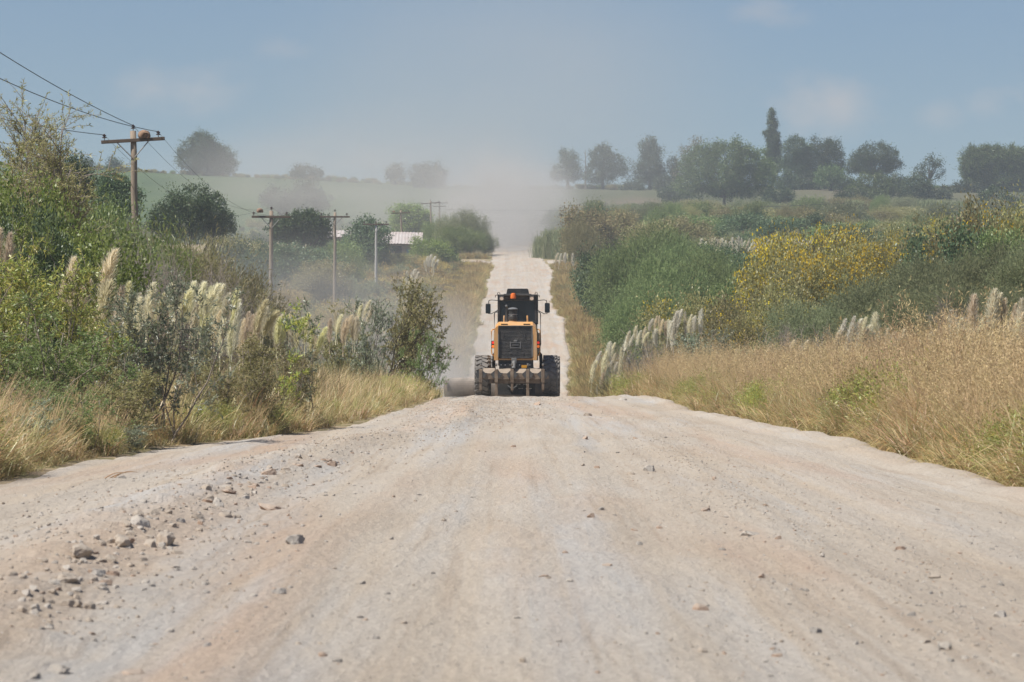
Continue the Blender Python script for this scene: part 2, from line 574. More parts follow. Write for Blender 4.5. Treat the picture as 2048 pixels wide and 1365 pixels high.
# ================================================================== SETTING: ground, road
def ground_material():
    m, n, l, out = new_mat("ground_soil")
    geo = n.new('ShaderNodeNewGeometry'); sep = n.new('ShaderNodeSeparateXYZ'); l.new(geo.outputs['Position'], sep.inputs[0])
    def noise(scale, detail=5, mapping=None):
        no = n.new('ShaderNodeTexNoise'); no.inputs['Scale'].default_value = scale; no.inputs['Detail'].default_value = detail
        if mapping:
            mp = n.new('ShaderNodeMapping'); mp.inputs['Scale'].default_value = mapping; l.new(geo.outputs['Position'], mp.inputs[0]); l.new(mp.outputs[0], no.inputs['Vector'])
        else: l.new(geo.outputs['Position'], no.inputs['Vector'])
        return no.outputs['Fac']
    soil = ramp(n, [(.20, .155, .10), (.30, .235, .155), (.17, .15, .075), (.25, .20, .11)], [.3, .45, .58, .7]); l.new(noise(.9, 7), soil.inputs[0])
    crop = ramp(n, [(.050, .080, .036), (.068, .100, .044), (.058, .086, .038)], [.35, .5, .65]); l.new(noise(.05, 4, (1, .25, 1)), crop.inputs[0])
    tan = ramp(n, [(.13, .105, .075), (.085, .088, .05), (.06, .07, .038)], [.3, .5, .65]); l.new(noise(.03, 4, (1, .3, 1)), tan.inputs[0])
    def mr(src, a, b):
        r = n.new('ShaderNodeMapRange'); l.new(src, r.inputs[0]); r.inputs[1].default_value = a; r.inputs[2].default_value = b; return r.outputs[0]
    def mix(f, a, b):
        x = n.new('ShaderNodeMix'); x.data_type = 'RGBA'; l.new(f, x.inputs[0]); l.new(a, x.inputs[6]); l.new(b, x.inputs[7]); return x.outputs[2]
    fields = mix(mr(sep.outputs[0], -4, 4), crop.outputs[0], tan.outputs[0])
    c = mix(mr(sep.outputs[1], 560, 620), soil.outputs[0], fields)
    p = n.new('ShaderNodeBsdfPrincipled'); p.inputs['Roughness'].default_value = 1; p.inputs['Specular IOR Level'].default_value = .1
    l.new(c, p.inputs['Base Color'])
    b = n.new('ShaderNodeBump'); b.inputs['Strength'].default_value = .6; b.inputs['Distance'].default_value = .04
    l.new(noise(9, 6), b.inputs['Height']); l.new(b.outputs[0], p.inputs['Normal'])
    l.new(p.outputs[0], out.inputs[0])
    return m


def grid_mesh(name, X, Y, Z, mat, smooth=True):
    ny, nx = X.shape
    V = np.stack([X, Y, Z], -1).reshape(-1, 3)
    i = np.arange(ny - 1)[:, None] * nx + np.arange(nx - 1)[None, :]
    Fq = np.stack([i, i + 1, i + nx + 1, i + nx], -1).reshape(-1, 4)
    return npmesh(name, V, [Fq], mat, smooth)


ys = np.concatenate([np.linspace(-50, 4, 12), np.geomspace(6, 1500, 420)])
u = np.linspace(-1, 1, 281); xs = 480 * np.sinh(5.2 * u) / math.sinh(5.2)
GX, GY = np.meshgrid(xs, ys)
le, re_ = left_edge(GY), right_edge(GY)
inroad = sstep(0.10, .5, GX - le) * sstep(0.10, .5, re_ - GX) * (1 - sstep(690, 699, GY))
GZ = gz(GX, GY) - 0.35 * inroad
ground = obj("ground", grid_mesh("ground", GX, GY, GZ, ground_material()))
setp(ground, "dry grassy ground rolling up to a field on the ridge", kind="structure")


def road_height(x, y):
    """surface of the graded gravel"""
    c = (left_edge(y) + right_edge(y)) / 2; hw = (right_edge(y) - left_edge(y)) / 2
    t = (x - c) / np.maximum(hw, .5)
    z = zr(y) + 0.035 - 0.03 * t * t
    xx = x + .12 * wob(x * .2, y, 9, 2)
    z = z + .010 * np.sin(xx * 5.2 + .6 * np.sin(y * .11)) + .006 * np.sin(xx * 13 + 1.3 * np.sin(y * .07 + 1))
    z = z + .016 * wob(x, y, 1.6, 4) + .007 * wob(x + 9, y * .6, .55, 3)
    lump = .5 + .5 * wob(x * 1.3, y, .55, 3)
    ridge = np.interp(y, [8, 15, 22, 31, 36, 55, 70, 90], [-1.7, -2.0, -2.28, -2.2, -1.9, -.75, -.95, -1.0])
    z = z + (.06 + .045 * wob(x, y, .8, 3) + .035 * lump) * np.exp(-((x - ridge) / .42) ** 2) * (1 - sstep(60, 88, y) * .6)
    berm = np.exp(-((re_edge(y) - .25 - x) / .22) ** 2)
    z = z + (.05 + .03 * wob(x, y, 1.7, 2)) * berm
    z = z - .10 * sstep(.08, .0, re_edge(y) - x) - .10 * sstep(.08, 0, x - left_edge(y))
    return z


def re_edge(y): return right_edge(y)


def road_material():
    m, n, l, out = new_mat("gravel_road")
    geo = n.new('ShaderNodeNewGeometry')
    def noise(scale, detail=5, mapping=None, rough=.55, dist=0.0):
        no = n.new('ShaderNodeTexNoise'); no.inputs['Scale'].default_value = scale; no.inputs['Detail'].default_value = detail
        no.inputs['Roughness'].default_value = rough; no.inputs['Distortion'].default_value = dist
        if mapping:
            mp = n.new('ShaderNodeMapping'); mp.inputs['Scale'].default_value = mapping; l.new(geo.outputs['Position'], mp.inputs[0]); l.new(mp.outputs[0], no.inputs['Vector'])
        else: l.new(geo.outputs['Position'], no.inputs['Vector'])
        return no.outputs['Fac']
    def mr(src, a, b, c=0, d=1):
        r = n.new('ShaderNodeMapRange'); l.new(src, r.inputs[0]); r.inputs[1].default_value = a; r.inputs[2].default_value = b
        r.inputs[3].default_value = c; r.inputs[4].default_value = d; return r.outputs[0]
    def mix(f, a, b, mode='MIX'):
        x = n.new('ShaderNodeMix'); x.data_type = 'RGBA'; x.blend_type = mode
        if isinstance(f, float): x.inputs[0].default_value = f
        else: l.new(f, x.inputs[0])
        l.new(a, x.inputs[6])
        if isinstance(b, tuple): x.inputs[7].default_value = (*b, 1)
        else: l.new(b, x.inputs[7])
        return x.outputs[2]
    base = ramp(n, [(.350, .296, .238), (.385, .340, .286), (.392, .360, .322)], [.3, .5, .7]); l.new(noise(1.0, 5, (.55, .11, 1), .6), base.inputs[0])
    c = base.outputs[0]
    c = mix(mr(noise(1.0, 5, (.9, .045, 1), .55, .3), .50, .70, 0, .62), c, (0.365, 0.245, 0.170))      # reddish clay dragged along the road
    c = mix(mr(noise(1.0, 5, (1.3, .06, 3), .55), .52, .66, 0, .8), c, (0.373, 0.361, 0.344))           # grey crushed stone
    c = mix(mr(noise(1.0, 4, (5.5, .05, 1), .6), .50, .70, 0, .55), c, (0.390, 0.324, 0.249))               # tyre and blade streaks
    c = mix(mr(noise(1.0, 4, (9, .12, 1), .6), .54, .72, 0, .5), c, (0.274, 0.216, 0.162))
    fine = mr(noise(34, 7, None, .85), .30, .72, .68, 1.26)
    x = n.new('ShaderNodeMix'); x.data_type = 'RGBA'; x.blend_type = 'MULTIPLY'; x.inputs[0].default_value = 1
    l.new(c, x.inputs[6]); comb = n.new('ShaderNodeCombineXYZ')
    for k in range(3): l.new(fine, comb.inputs[k])
    l.new(comb.outputs[0], x.inputs[7]); c = x.outputs[2]
    p = n.new('ShaderNodeBsdfPrincipled'); p.inputs['Roughness'].default_value = 1.0; p.inputs['Specular IOR Level'].default_value = .15
    l.new(c, p.inputs['Base Color'])
    b = n.new('ShaderNodeBump'); b.inputs['Strength'].default_value = 1.0; b.inputs['Distance'].default_value = .022
    l.new(noise(22, 8, None, .7), b.inputs['Height'])
    b2 = n.new('ShaderNodeBump'); b2.inputs['Strength'].default_value = .6; b2.inputs['Distance'].default_value = .03
    l.new(noise(1.0, 5, (14, 2.4, 1)), b2.inputs['Height']); l.new(b.outputs[0], b2.inputs['Normal'])
    l.new(b2.outputs[0], p.inputs['Normal'])
    l.new(p.outputs[0], out.inputs[0])
    return m


M_ROAD = road_material()
ry = np.concatenate([np.linspace(-20, 7, 28), np.arange(7.1, 30, .07), np.arange(30, 96, .16), np.geomspace(96, 700, 260)])
t = np.linspace(0, 1, 131)
RYY = np.repeat(ry[:, None], len(t), 1)
RXX = left_edge(RYY) + (right_edge(RYY) - left_edge(RYY)) * t[None, :]
road = obj("road", grid_mesh("road", RXX, RYY, road_height(RXX, RYY), M_ROAD))
setp(road, "pale gravel road graded over a crest and up the far slope", kind="structure")
# the dirt track that crosses at the foot of the thicket
cx_ = np.concatenate([np.linspace(-70, -2.8, 60), np.linspace(4.4, 60, 60)])
for seg in (np.linspace(-75, -2.2, 90), np.linspace(4.0, 60, 70)):
    CXX, CTT = np.meshgrid(seg, np.linspace(0, 1, 12))
    mid = 449 + .05 * np.abs(seg[None, :]) ** 1.1 + .6 * wob(seg[None, :], seg[None, :] * 0, 14, 2)
    hw = 9.5 - .05 * np.abs(seg[None, :])
    CYY = mid + (CTT - .5) * 2 * hw
    CZZ = np.maximum(gz(CXX, CYY), zr(CYY) - .3) + .02 + .08 * (1 - np.abs(CTT - .5) * 2) - .3 * sstep(.9, 1.0, np.abs(CTT - .5) * 2) - .25 * sstep(left_edge(CYY) - .6, left_edge(CYY) + .2, CXX) * (CXX < 1) - .25 * sstep(.6, -.2, CXX - right_edge(CYY)) * (CXX > 1)
    setp(obj("side_track", grid_mesh("side_track", CXX, CYY, CZZ, M_ROAD)), "pale dirt track crossing the road in the distance", kind="structure")

# ================================================================== AIR: haze box and the dust the blade raises
def cube_mesh(name, lo, hi, mat):
    x0, y0, z0 = lo; x1, y1, z1 = hi
    V = [(x0, y0, z0), (x1, y0, z0), (x1, y1, z0), (x0, y1, z0), (x0, y0, z1), (x1, y0, z1), (x1, y1, z1), (x0, y1, z1)]
    return npmesh(name, V, [[(0, 3, 2, 1), (4, 5, 6, 7), (0, 1, 5, 4), (1, 2, 6, 5), (2, 3, 7, 6), (3, 0, 4, 7)]], mat)


m_haze, n_, l_, o_ = new_mat("haze_air")
pv = n_.new('ShaderNodeVolumePrincipled')
pv.inputs['Color'].default_value = (.80, .90, 1.0, 1)
pv.inputs["Density"].default_value = 0.00029
pv.inputs['Anisotropy'].default_value = 0.15
l_.new(pv.outputs[0], o_.inputs['Volume'])
haze = obj("haze", cube_mesh("haze", (-500, -62, -14), (500, 1520, 84), m_haze))
setp(haze, "thin bluish haze filling the air over the valley", kind="stuff")


def dust_mat(name, dens, nscale, color=(.70, .69, .675), lo=.36, hi=.66, seed=0.0, stretch=(1, 1, 1)):
    m, n, l, out = new_mat(name)
    tc = n.new('ShaderNodeTexCoord')
    ln = n.new('ShaderNodeVectorMath'); ln.operation = 'LENGTH'; l.new(tc.outputs['Object'], ln.inputs[0])
    f = n.new('ShaderNodeMapRange'); f.interpolation_type = 'SMOOTHERSTEP'
    l.new(ln.outputs['Value'], f.inputs[0]); f.inputs[1].default_value = 1.0; f.inputs[2].default_value = 0.05
    f.inputs[3].default_value = 0; f.inputs[4].default_value = 1
    mp = n.new('ShaderNodeMapping'); mp.inputs['Location'].default_value = (seed, seed * .7, 0); mp.inputs['Scale'].default_value = stretch
    l.new(tc.outputs['Object'], mp.inputs[0])
    no = n.new('ShaderNodeTexNoise'); no.inputs['Scale'].default_value = nscale; no.inputs['Detail'].default_value = 4; no.inputs['Roughness'].default_value = .6
    l.new(mp.outputs[0], no.inputs['Vector'])
    g = n.new('ShaderNodeMapRange'); l.new(no.outputs['Fac'], g.inputs[0]); g.inputs[1].default_value = lo; g.inputs[2].default_value = hi; g.inputs[3].default_value = .15; g.inputs[4].default_value = 1.6
    mu = n.new('ShaderNodeMath'); mu.operation = 'MULTIPLY'; l.new(f.outputs[0], mu.inputs[0]); l.new(g.outputs[0], mu.inputs[1])
    m2 = n.new('ShaderNodeMath'); m2.operation = 'MULTIPLY'; l.new(mu.outputs[0], m2.inputs[0]); m2.inputs[1].default_value = dens
    pv = n.new('ShaderNodeVolumePrincipled'); pv.inputs['Color'].default_value = (*color, 1); pv.inputs['Anisotropy'].default_value = .1
    l.new(m2.outputs[0], pv.inputs['Density'])
    l.new(pv.outputs[0], out.inputs['Volume'])
    return m


def dust(center, radii, dens, nscale, seed, stretch=(1, 1, 1), label=None):
    bm = bmesh.new(); bmesh.ops.create_icosphere(bm, subdivisions=4, radius=1.0)
    me = bpy.data.meshes.new("dust_cloud"); bm.to_mesh(me); bm.free()
    me.materials.append(dust_mat("road_dust", dens, nscale, seed=seed, stretch=stretch))
    o = obj("dust_cloud", me); o.location = center; o.scale = radii
    return setp(o, label or "pale road dust drifting in the air", kind="stuff")


DUST = [  # centre, radii, peak density per metre, noise scale, seed
    ((-1.0, 560, 25), (17, 115, 15), .0430, 2.2, 1.0, (1, 3, 1), "thick pale dust hanging over the far road"),
    ((-1.0, 600, 46), (56, 130, 36), .0034, 2.0, 4.0, (1, 3, 1), "dust plume rising above the far road into the sky"),
    ((-4.0, 640, 56), (75, 100, 50), .0016, 1.6, 7.0, (1, 2, 1), "thin veil of dust spreading high over the ridge"),
    ((-24.0, 540, 29), (44, 100, 16), .0105, 2.4, 9.0, (1, 2, 1), "dust drifting over the fields beside the far road"),
    ((-10.0, 172, 3.2), (14, 55, 6.5), .0130, 2.0, 12.0, (1, 2, 1), "thin dust drifting through the brush below the crest"),
    ((-2.75, 107.5, .55), (1.9, 8.0, 1.4), .36, 2.2, 15.0, (1, 2, 1), "dust boiling up around the grader blade"),
    ((-2.4, 122, 1.3), (3.0, 16, 3.2), .085, 2.0, 18.0, (1, 2, 1), "dust cloud lifting behind the roadside bush"),
]
for dd in DUST:
    dust(dd[0], dd[1], dd[2], dd[3], dd[4], dd[5], dd[6])

# ================================================================== MOTOR GRADER
M_ORANGE = surf_mat("orange_paint", (.62, .31, .075), (.58, .285, .07), rough=.38, nscale=3, spec=.5, dust=(.42, .35, .28), dust_amt=.65)
M_DARKM = surf_mat("dark_grey_metal", (.028, .030, .034), (.040, .042, .046), rough=.55, nscale=8, dust=(.24, .21, .18), dust_amt=.35)
M_BLACKP = surf_mat("black_plastic", (.014, .015, .017), (.022, .023, .026), rough=.5, nscale=10, dust=(.20, .18, .155), dust_amt=.22)
M_GREYM = surf_mat("grey_trim", (.11, .115, .12), (.15, .155, .16), rough=.5, nscale=8, dust=(.3, .26, .21), dust_amt=.3)
M_RUBBER = surf_mat("tyre_rubber", (.105, .103, .102), (.145, .14, .135), rough=.85, nscale=9, bump=.3, bscale=60, dust=(.30, .26, .22), dust_amt=.55)
M_RUST = surf_mat("brown_ripper_steel", (.10, .068, .045), (.15, .105, .072), rough=.7, nscale=9, metallic=.2, bump=.25, dust=(.36, .29, .22), dust_amt=.6)
M_BLADE = surf_mat("dusty_blade_steel", (.09, .08, .07), (.14, .122, .105), rough=.6, nscale=5, metallic=.2, dust=(.30, .25, .21), dust_amt=.5)
M_TRAY = surf_mat("dusty_ripper_plate", (.24, .195, .15), (.30, .245, .195), rough=.85, nscale=7)
M_CHROME = surf_mat("worn_bright_steel", (.45, .45, .45), (.35, .34, .33), rough=.35, nscale=15, metallic=.8)
M_PLATE = surf_mat("amber_plate", (.62, .30, .02), (.55, .26, .02), rough=.5)
M_MARK = surf_mat("pale_stencil_paint", (.62, .60, .57), (.5, .48, .45), rough=.8, nscale=60)


def glassy(name, col, rough=.06, spec=.6, coat=0.0, emit=None):
    m, n, l, out = new_mat(name); p = n.new('ShaderNodeBsdfPrincipled')
    p.inputs['Base Color'].default_value = (*col, 1); p.inputs['Roughness'].default_value = rough; p.inputs['Specular IOR Level'].default_value = spec
    p.inputs['Coat Weight'].default_value = coat
    if emit:
        p.inputs['Emission Color'].default_value = (*emit[0], 1); p.inputs['Emission Strength'].default_value = emit[1]
    l.new(p.outputs[0], out.inputs[0]); return m


M_GLASS = glassy("dark_tinted_glass", (.013, .017, .024), .10, .45)
M_LENS_R = glassy("red_lamp_lens", (.55, .02, .015), .2, .5, emit=((1, .05, .03), .35))
M_LENS_O = glassy("orange_lamp_lens", (.75, .16, .02), .2, .5, emit=((1, .22, .03), .35))
M_BEACON = glassy("amber_beacon_dome", (.66, .15, .025), .25, .5)
M_LAMP = glassy("work_lamp_lens", (.62, .50, .40), .15, .6)
M_SKIN = surf_mat("driver_cap", (.05, .05, .055), (.07, .07, .075), rough=.9)

G = empty("motor_grader", (0.10, 100.0, float(zr(100.0)) + .02), R(-1.3),
          "orange motor grader seen from behind, blade down, ploughing over the crest of the gravel road", "grader")


def gpart(name, build, mat, parent=None, smooth=False, label=None):
    bm = bm_new(); build(bm); o = bm_done(bm, name, mat, parent or G, smooth)
    if label: o["label"] = label
    return o


# engine hood: chamfered shell that narrows a little forward
def b_hood(bm):
    poly = [(-.63, 1.12), (-.63, 1.95), (-.595, 2.16), (-.50, 2.25), (.50, 2.25), (.595, 2.16), (.63, 1.95), (.63, 1.12)]
    bm_prism(bm, [(x * .99, z) for x, z in poly], .42, 2.75)
    a = [bm.verts.new((x * .99, .42, z)) for x, z in poly]
    low = [(-.63, 1.12), (-.63, 1.88), (-.60, 2.07), (-.52, 2.135), (.52, 2.135), (.60, 2.07), (.63, 1.88), (.63, 1.12)]
    b = [bm.verts.new((x * .985, .085, z)) for x, z in low]
    for i in range(len(a)): bm.faces.new((a[i], a[(i + 1) % len(a)], b[(i + 1) % len(a)], b[i]))
    bm.faces.new(b)
hood = gpart("hood", b_hood, M_ORANGE)
gpart("hood_lip", lambda bm: [bm_box(bm, 0, .04, 2.125, 1.0, .09, .022, bevel=.006), bm_box(bm, -.497, .04, 1.68, .02, .10, .86, bevel=.006), bm_box(bm, .497, .04, 1.68, .02, .10, .86, bevel=.006)], M_GREYM, hood)
gpart("corner_panel", lambda bm: bm_prism(bm, [(-.628, 1.12), (-.628, 1.87), (-.60, 2.05), (-.51, 2.11), (-.51, 1.12)], -.02, .083), M_ORANGE, hood)
gpart("corner_panel", lambda bm: bm_prism(bm, [(.628, 1.12), (.628, 1.87), (.60, 2.05), (.51, 2.11), (.51, 1.12)], -.02, .083), M_ORANGE, hood)
for sx in (-1, 1):
    gpart("hood_vent", lambda bm, sx=sx: [bm_box(bm, sx * .632, 1.0 + k * .11, 1.70, .02, .05, .5, bevel=.004) for k in range(8)], M_BLACKP, hood)
    gpart("hood_handle", lambda bm, sx=sx: [bm_tube(bm, [(sx * .345, .45, 2.24), (sx * .345, .45, 2.36), (sx * .338, .47, 2.43)], .026, 8)], M_ORANGE, hood)
    gpart("hood_hinge", lambda bm, sx=sx: bm_box(bm, sx * .33, .16, 2.176, .20, .07, .024, bevel=.006), M_BLACKP, hood)
# radiator grille: slats in a frame with the maker's emblem in grey bars
grille = gpart("radiator_grille", lambda bm: bm_box(bm, 0, .055, 1.64, .97, .05, .95, bevel=.01), M_BLACKP)
gpart("grille_slat", lambda bm: [bm_box(bm, 0, .035, 1.225 + k * .0405, .93, .022, .021, rot=rotm('X', 25), bevel=.003) for k in range(21)], M_DARKM, grille)
gpart("grille_frame", lambda bm: [bm_box(bm, -.478, .03, 1.665, .026, .04, .95, bevel=.006), bm_box(bm, .478, .03, 1.665, .026, .04, .95, bevel=.006), bm_box(bm, 0, .03, 1.19, .93, .04, .026, bevel=.005), bm_box(bm, 0, .03, 2.09, .93, .04, .026, bevel=.005)], M_DARKM, grille)
def b_emblem(bm):
    z = 1.56
    for x in (-.145, .145): bm_box(bm, x, .012, z, .024, .014, .20)
    for dz, w in ((.072, .266), (.005, .20), (-.078, .266)): bm_box(bm, 0, .012, z + dz, w, .014, .02)
    bm_box(bm, 0, .012, z + .128, .10, .014, .05)
gpart("emblem", b_emblem, M_GREYM, grille)
for x, z, h in ((-.36, 1.86, .16), (.275, 1.86, .16)):
    gpart("grille_latch", lambda bm, x=x, z=z, h=h: bm_box(bm, x, .012, z, .022, .018, h, bevel=.004), M_DARKM, grille)
for x in (-.15, .22):
    gpart("grille_bolt", lambda bm, x=x: bm_lathe(bm, [(.035, 0), (.035, .02), (.02, .03)], 'y', 12, (x, .005, 1.33)), M_DARKM, grille)
for sx in (-1, 1):
    gpart("grille_strut", lambda bm, sx=sx: bm_tube(bm, [(sx * .50, -.02, 1.22), (sx * .50, -.02, 1.88)], .014, 8), M_GREYM, grille)

# air pre-cleaner and exhaust on the hood
pre = gpart("air_precleaner", lambda bm: bm_lathe(bm, [(.10, 2.25), (.105, 2.30), (.135, 2.33), (.135, 2.42), (.12, 2.44), (.12, 2.54), (.125, 2.62), (.10, 2.63)], 'z', 24, (-.095, .95, 0)), M_BLACKP, smooth=True)
gpart("cap", lambda bm: bm_lathe(bm, [(.155, 2.625), (.15, 2.64), (.10, 2.668), (.03, 2.682)], 'z', 24, (-.095, .95, 0)), M_GREYM, pre, True)
gpart("collar", lambda bm: bm_lathe(bm, [(.13, 2.245), (.13, 2.275), (.105, 2.285)], 'z', 20, (-.095, .95, 0)), M_ORANGE, pre, True)
gpart("band", lambda bm: bm_lathe(bm, [(.128, 2.465), (.131, 2.475), (.128, 2.485)], 'z', 20, (-.095, .95, 0)), M_CHROME, pre, True)
gpart("exhaust_pipe", lambda bm: bm_tube(bm, [(-.285, 1.3, 2.2), (-.285, 1.3, 2.62), (-.29, 1.28, 2.70), (-.30, 1.20, 2.74)], .035, 12), M_DARKM, smooth=True)

# cab
def b_cab(bm):
    bm_box(bm, 0, 3.55, 1.75, 1.16, 1.30, 1.10, bevel=.03)
    for sx in (-1, 1):
        bm_box(bm, sx * .565, 2.93, 2.66, .075, .075, .86, bevel=.012)
        bm_box(bm, sx * .565, 4.17, 2.66, .075, .075, .86, bevel=.012)
        bm_box(bm, sx * .565, 3.55, 2.66, .05, .05, .86, bevel=.008)
    bm_box(bm, 0, 2.93, 3.00, 1.06, .07, .15, bevel=.01)
    bm_box(bm, 0, 2.93, 2.29, 1.06, .07, .05, bevel=.01)
cab = gpart("cab", b_cab, M_BLACKP)
gpart("window", lambda bm: bm_box(bm, 0, 2.935, 2.62, 1.055, .02, .62), M_GLASS, cab, label="dark rear window of the cab")
gpart("window", lambda bm: bm_box(bm, 0, 4.17, 2.62, 1.055, .02, .84), M_GLASS, cab)
for sx in (-1, 1):
    gpart("window", lambda bm, sx=sx: bm_box(bm, sx * .57, 3.55, 2.66, .016, 1.15, .84), M_GLASS, cab)
def b_roof(bm):
    bm_box(bm, 0, 3.56, 3.085, 1.22, 1.52, .05, bevel=.018)
    for sx in (-1, 1):
        bm_tube(bm, [(sx * .59, 2.88, 3.09), (sx * .60, 2.86, 3.16), (sx * .56, 2.86, 3.18), (sx * .52, 2.86, 3.115)], .010, 6)
        bm_tube(bm, [(sx * .60, 2.85, 3.10), (sx * .66, 2.83, 3.08), (sx * .665, 2.83, 3.02)], .012, 6)
roof = gpart("roof", b_roof, M_BLACKP, cab)
def b_ac(bm):
    poly = [(-.345, 3.115), (-.31, 3.275), (-.29, 3.29), (.29, 3.29), (.31, 3.275), (.345, 3.115)]
    bm_prism(bm, poly, 3.05, 3.95)
gpart("air_conditioner", b_ac, M_BLACKP, roof)
gpart("beacon", lambda bm: bm_lathe(bm, [(.088, 2.985), (.088, 3.01), (.08, 3.10), (.066, 3.135), (.03, 3.15)], 'z', 20, (-.125, 2.80, 0)), M_BEACON, cab, True)
gpart("beacon_bracket", lambda bm: [bm_box(bm, -.125, 2.84, 2.965, .12, .18, .02, bevel=.004), bm_tube(bm, [(-.42, 2.83, 3.118), (0, 2.83, 3.125), (.42, 2.83, 3.118)], .010, 6)], M_DARKM, cab)
for x in (-.475, .435):
    lamp = gpart("work_light", lambda bm, x=x: [bm_box(bm, x, 2.84, 2.985, .135, .09, .13, bevel=.02), bm_box(bm, x, 2.80, 3.055, .14, .05, .018, bevel=.004)], M_GREYM, cab)
    gpart("lens", lambda bm, x=x: bm_lathe(bm, [(.054, -.01), (.054, 0), (.03, .008)], 'y', 20, (x, 2.792, 2.985)), M_LAMP, lamp, True)
for sx in (-1, 1):
    mir = gpart("mirror", lambda bm, sx=sx: bm_box(bm, sx * .895, 3.18, 2.69 + (.02 if sx > 0 else 0), .155, .055, .30, bevel=.028), M_BLACKP)
    gpart("mirror_arm", lambda bm, sx=sx: [bm_tube(bm, [(sx * .57, 3.1, 2.93), (sx * .80, 3.14, 2.95), (sx * .87, 3.17, 2.93), (sx * .89, 3.21, 2.80)], .013, 6),
                                           bm_tube(bm, [(sx * .57, 3.1, 2.68), (sx * .63, 3.12, 2.62), (sx * .80, 3.17, 2.53), (sx * .89, 3.21, 2.54), (sx * .905, 3.21, 2.62)], .012, 6)], M_BLACKP, mir)
    gpart("mirror_glass", lambda bm, sx=sx: bm_box(bm, sx * .895, 3.15, 2.69 + (.02 if sx > 0 else 0), .125, .008, .26), M_GLASS, mir)
    gpart("grab_rail", lambda bm, sx=sx: bm_tube(bm, [(sx * .60, 2.85, 2.58), (sx * .66, 2.83, 2.58), (sx * .695, 2.82, 2.53), (sx * .70, 2.82, 1.62), (sx * .66, 2.82, 1.45)], .017, 8), M_BLACKP)
    gpart("guard_rail", lambda bm, sx=sx: bm_tube(bm, [(sx * .62, .5, 2.03), (sx * .68, .46, 2.03), (sx * .715, .44, 1.97), (sx * .715, .44, 1.40), (sx * .70, .44, 1.30), (sx * .64, .48, 1.24)], .018, 8), M_ORANGE)
    tl = gpart("tail_light", lambda bm, sx=sx: bm_box(bm, sx * .665, .36, 1.58, .115, .07, .225, bevel=.012), M_BLACKP)
    gpart("lens", lambda bm, sx=sx: bm_lathe(bm, [(.040, -.012), (.040, -.004), (.02, .004)], 'y', 16, (sx * .665, .325, 1.635)), M_LENS_R, tl, True)
    gpart("lens", lambda bm, sx=sx: bm_lathe(bm, [(.043, -.012), (.043, -.004), (.02, .004)], 'y', 16, (sx * .665, .325, 1.525)), M_LENS_O, tl, True)
    gpart("fender", lambda bm, sx=sx: bm_tube(bm, [(sx * .70, 2.9, .62), (sx * .715, 2.85, 1.05), (sx * .70, 2.8, 1.28), (sx * .64, 2.7, 1.36)], .055, 8), M_BLACKP)
gpart("side_hose", lambda bm: bm_tube(bm, [(.66, 1.6, 1.35), (.67, 1.55, 1.7), (.665, 1.5, 1.93)], .03, 8), M_CHROME)

# rear frame below the hood
def b_frame(bm):
    bm_box(bm, 0, .55, 1.06, 1.02, .80, .22, bevel=.02)
    bm_box(bm, 0, .20, .88, .96, .22, .30, bevel=.02)
    bm_box(bm, 0, 1.8, .82, .70, 2.6, .32, bevel=.03)
    bm_box(bm, 0, 3.3, 1.05, .9, 1.2, .5, bevel=.03)
frame = gpart("rear_frame", b_frame, M_DARKM)
gpart("plate", lambda bm: bm_box(bm, .255, .075, .935, .155, .012, .085, bevel=.003), M_PLATE, frame, label="small amber plate below the grille")
gpart("tow_pin", lambda bm: [bm_box(bm, -.04, .05, 1.10, .15, .10, .16, bevel=.01)], M_GREYM, frame)
for x in (-.42, -.30, -.16, .12, .42):
    gpart("bolt", lambda bm, x=x: [bm_lathe(bm, [(.02, 0), (.02, .02)], 'y', 8, (x, .06, .98))], M_CHROME, frame)

# ripper carrier across the back
def b_beam(bm):
    bm_prism(bm, [(-.98, .56), (-.98, .72), (.98, .72), (.98, .56)], -.46, -.22)
    bm_box(bm, 0, -.30, .50, 1.5, .14, .12, bevel=.01)
    for x in (-.48, .48): bm_box(bm, x, -.05, .60, .14, .60, .18, bevel=.01)
rip = gpart("ripper", b_beam, M_RUST)
SH = (-1.0, -.545, -.085, .37, .815)
for k, x in enumerate(SH):
    def b_sh(bm, x=x, k=k):
        bm_box(bm, x, -.40, .66, .10, .20, .40, bevel=.012)
        bm_box(bm, x, -.44, .97, .05, .05, .06, bevel=.006)
        bm_box(bm, x, -.42, .40, .075, .13, .30, bevel=.01)
        if k in (1, 3): bm_box(bm, x, -.42, .18, .09, .12, .24, bevel=.01)
        poly = [(x - .045, .26), (x - .045, .12), (x + .045, .12), (x + .045, .26)] if k == 1 else [(x - .05, .27), (x, .19), (x + .05, .27)]
        bm_prism(bm, poly, -.46, -.38)
    sh = gpart("shank", b_sh, M_RUST, rip)
    gpart("pin", lambda bm, x=x: bm_lathe(bm, [(.030, -.02), (.030, .03)], 'z', 10, (x, -.44, .995)), M_CHROME, rip)
    def b_gus(bm, x=x):
        for s in (-1, 1):
            a = [(x + s * .05, .60), (x + s * .05, .82), (x + s * .17, .715), (x + s * .10, .60)]
            bm_prism(bm, a if s > 0 else a[::-1], -.49, -.455)
    gpart("gusset", b_gus, M_DARKM, rip)
for i in range(4):
    xm0, xm1 = SH[i] + .06, SH[i + 1] - .06
    gpart("beam_tray", lambda bm, a=xm0, b=xm1: bm_box(bm, (a + b) / 2, -.12, .80, b - a, .52, .022, rot=rotm('X', 17)), M_TRAY, rip)
gpart("ram", lambda bm: [bm_tube(bm, [(-.04, .10, 1.12), (-.05, -.25, .86)], .055, 10)], M_GREYM, rip)
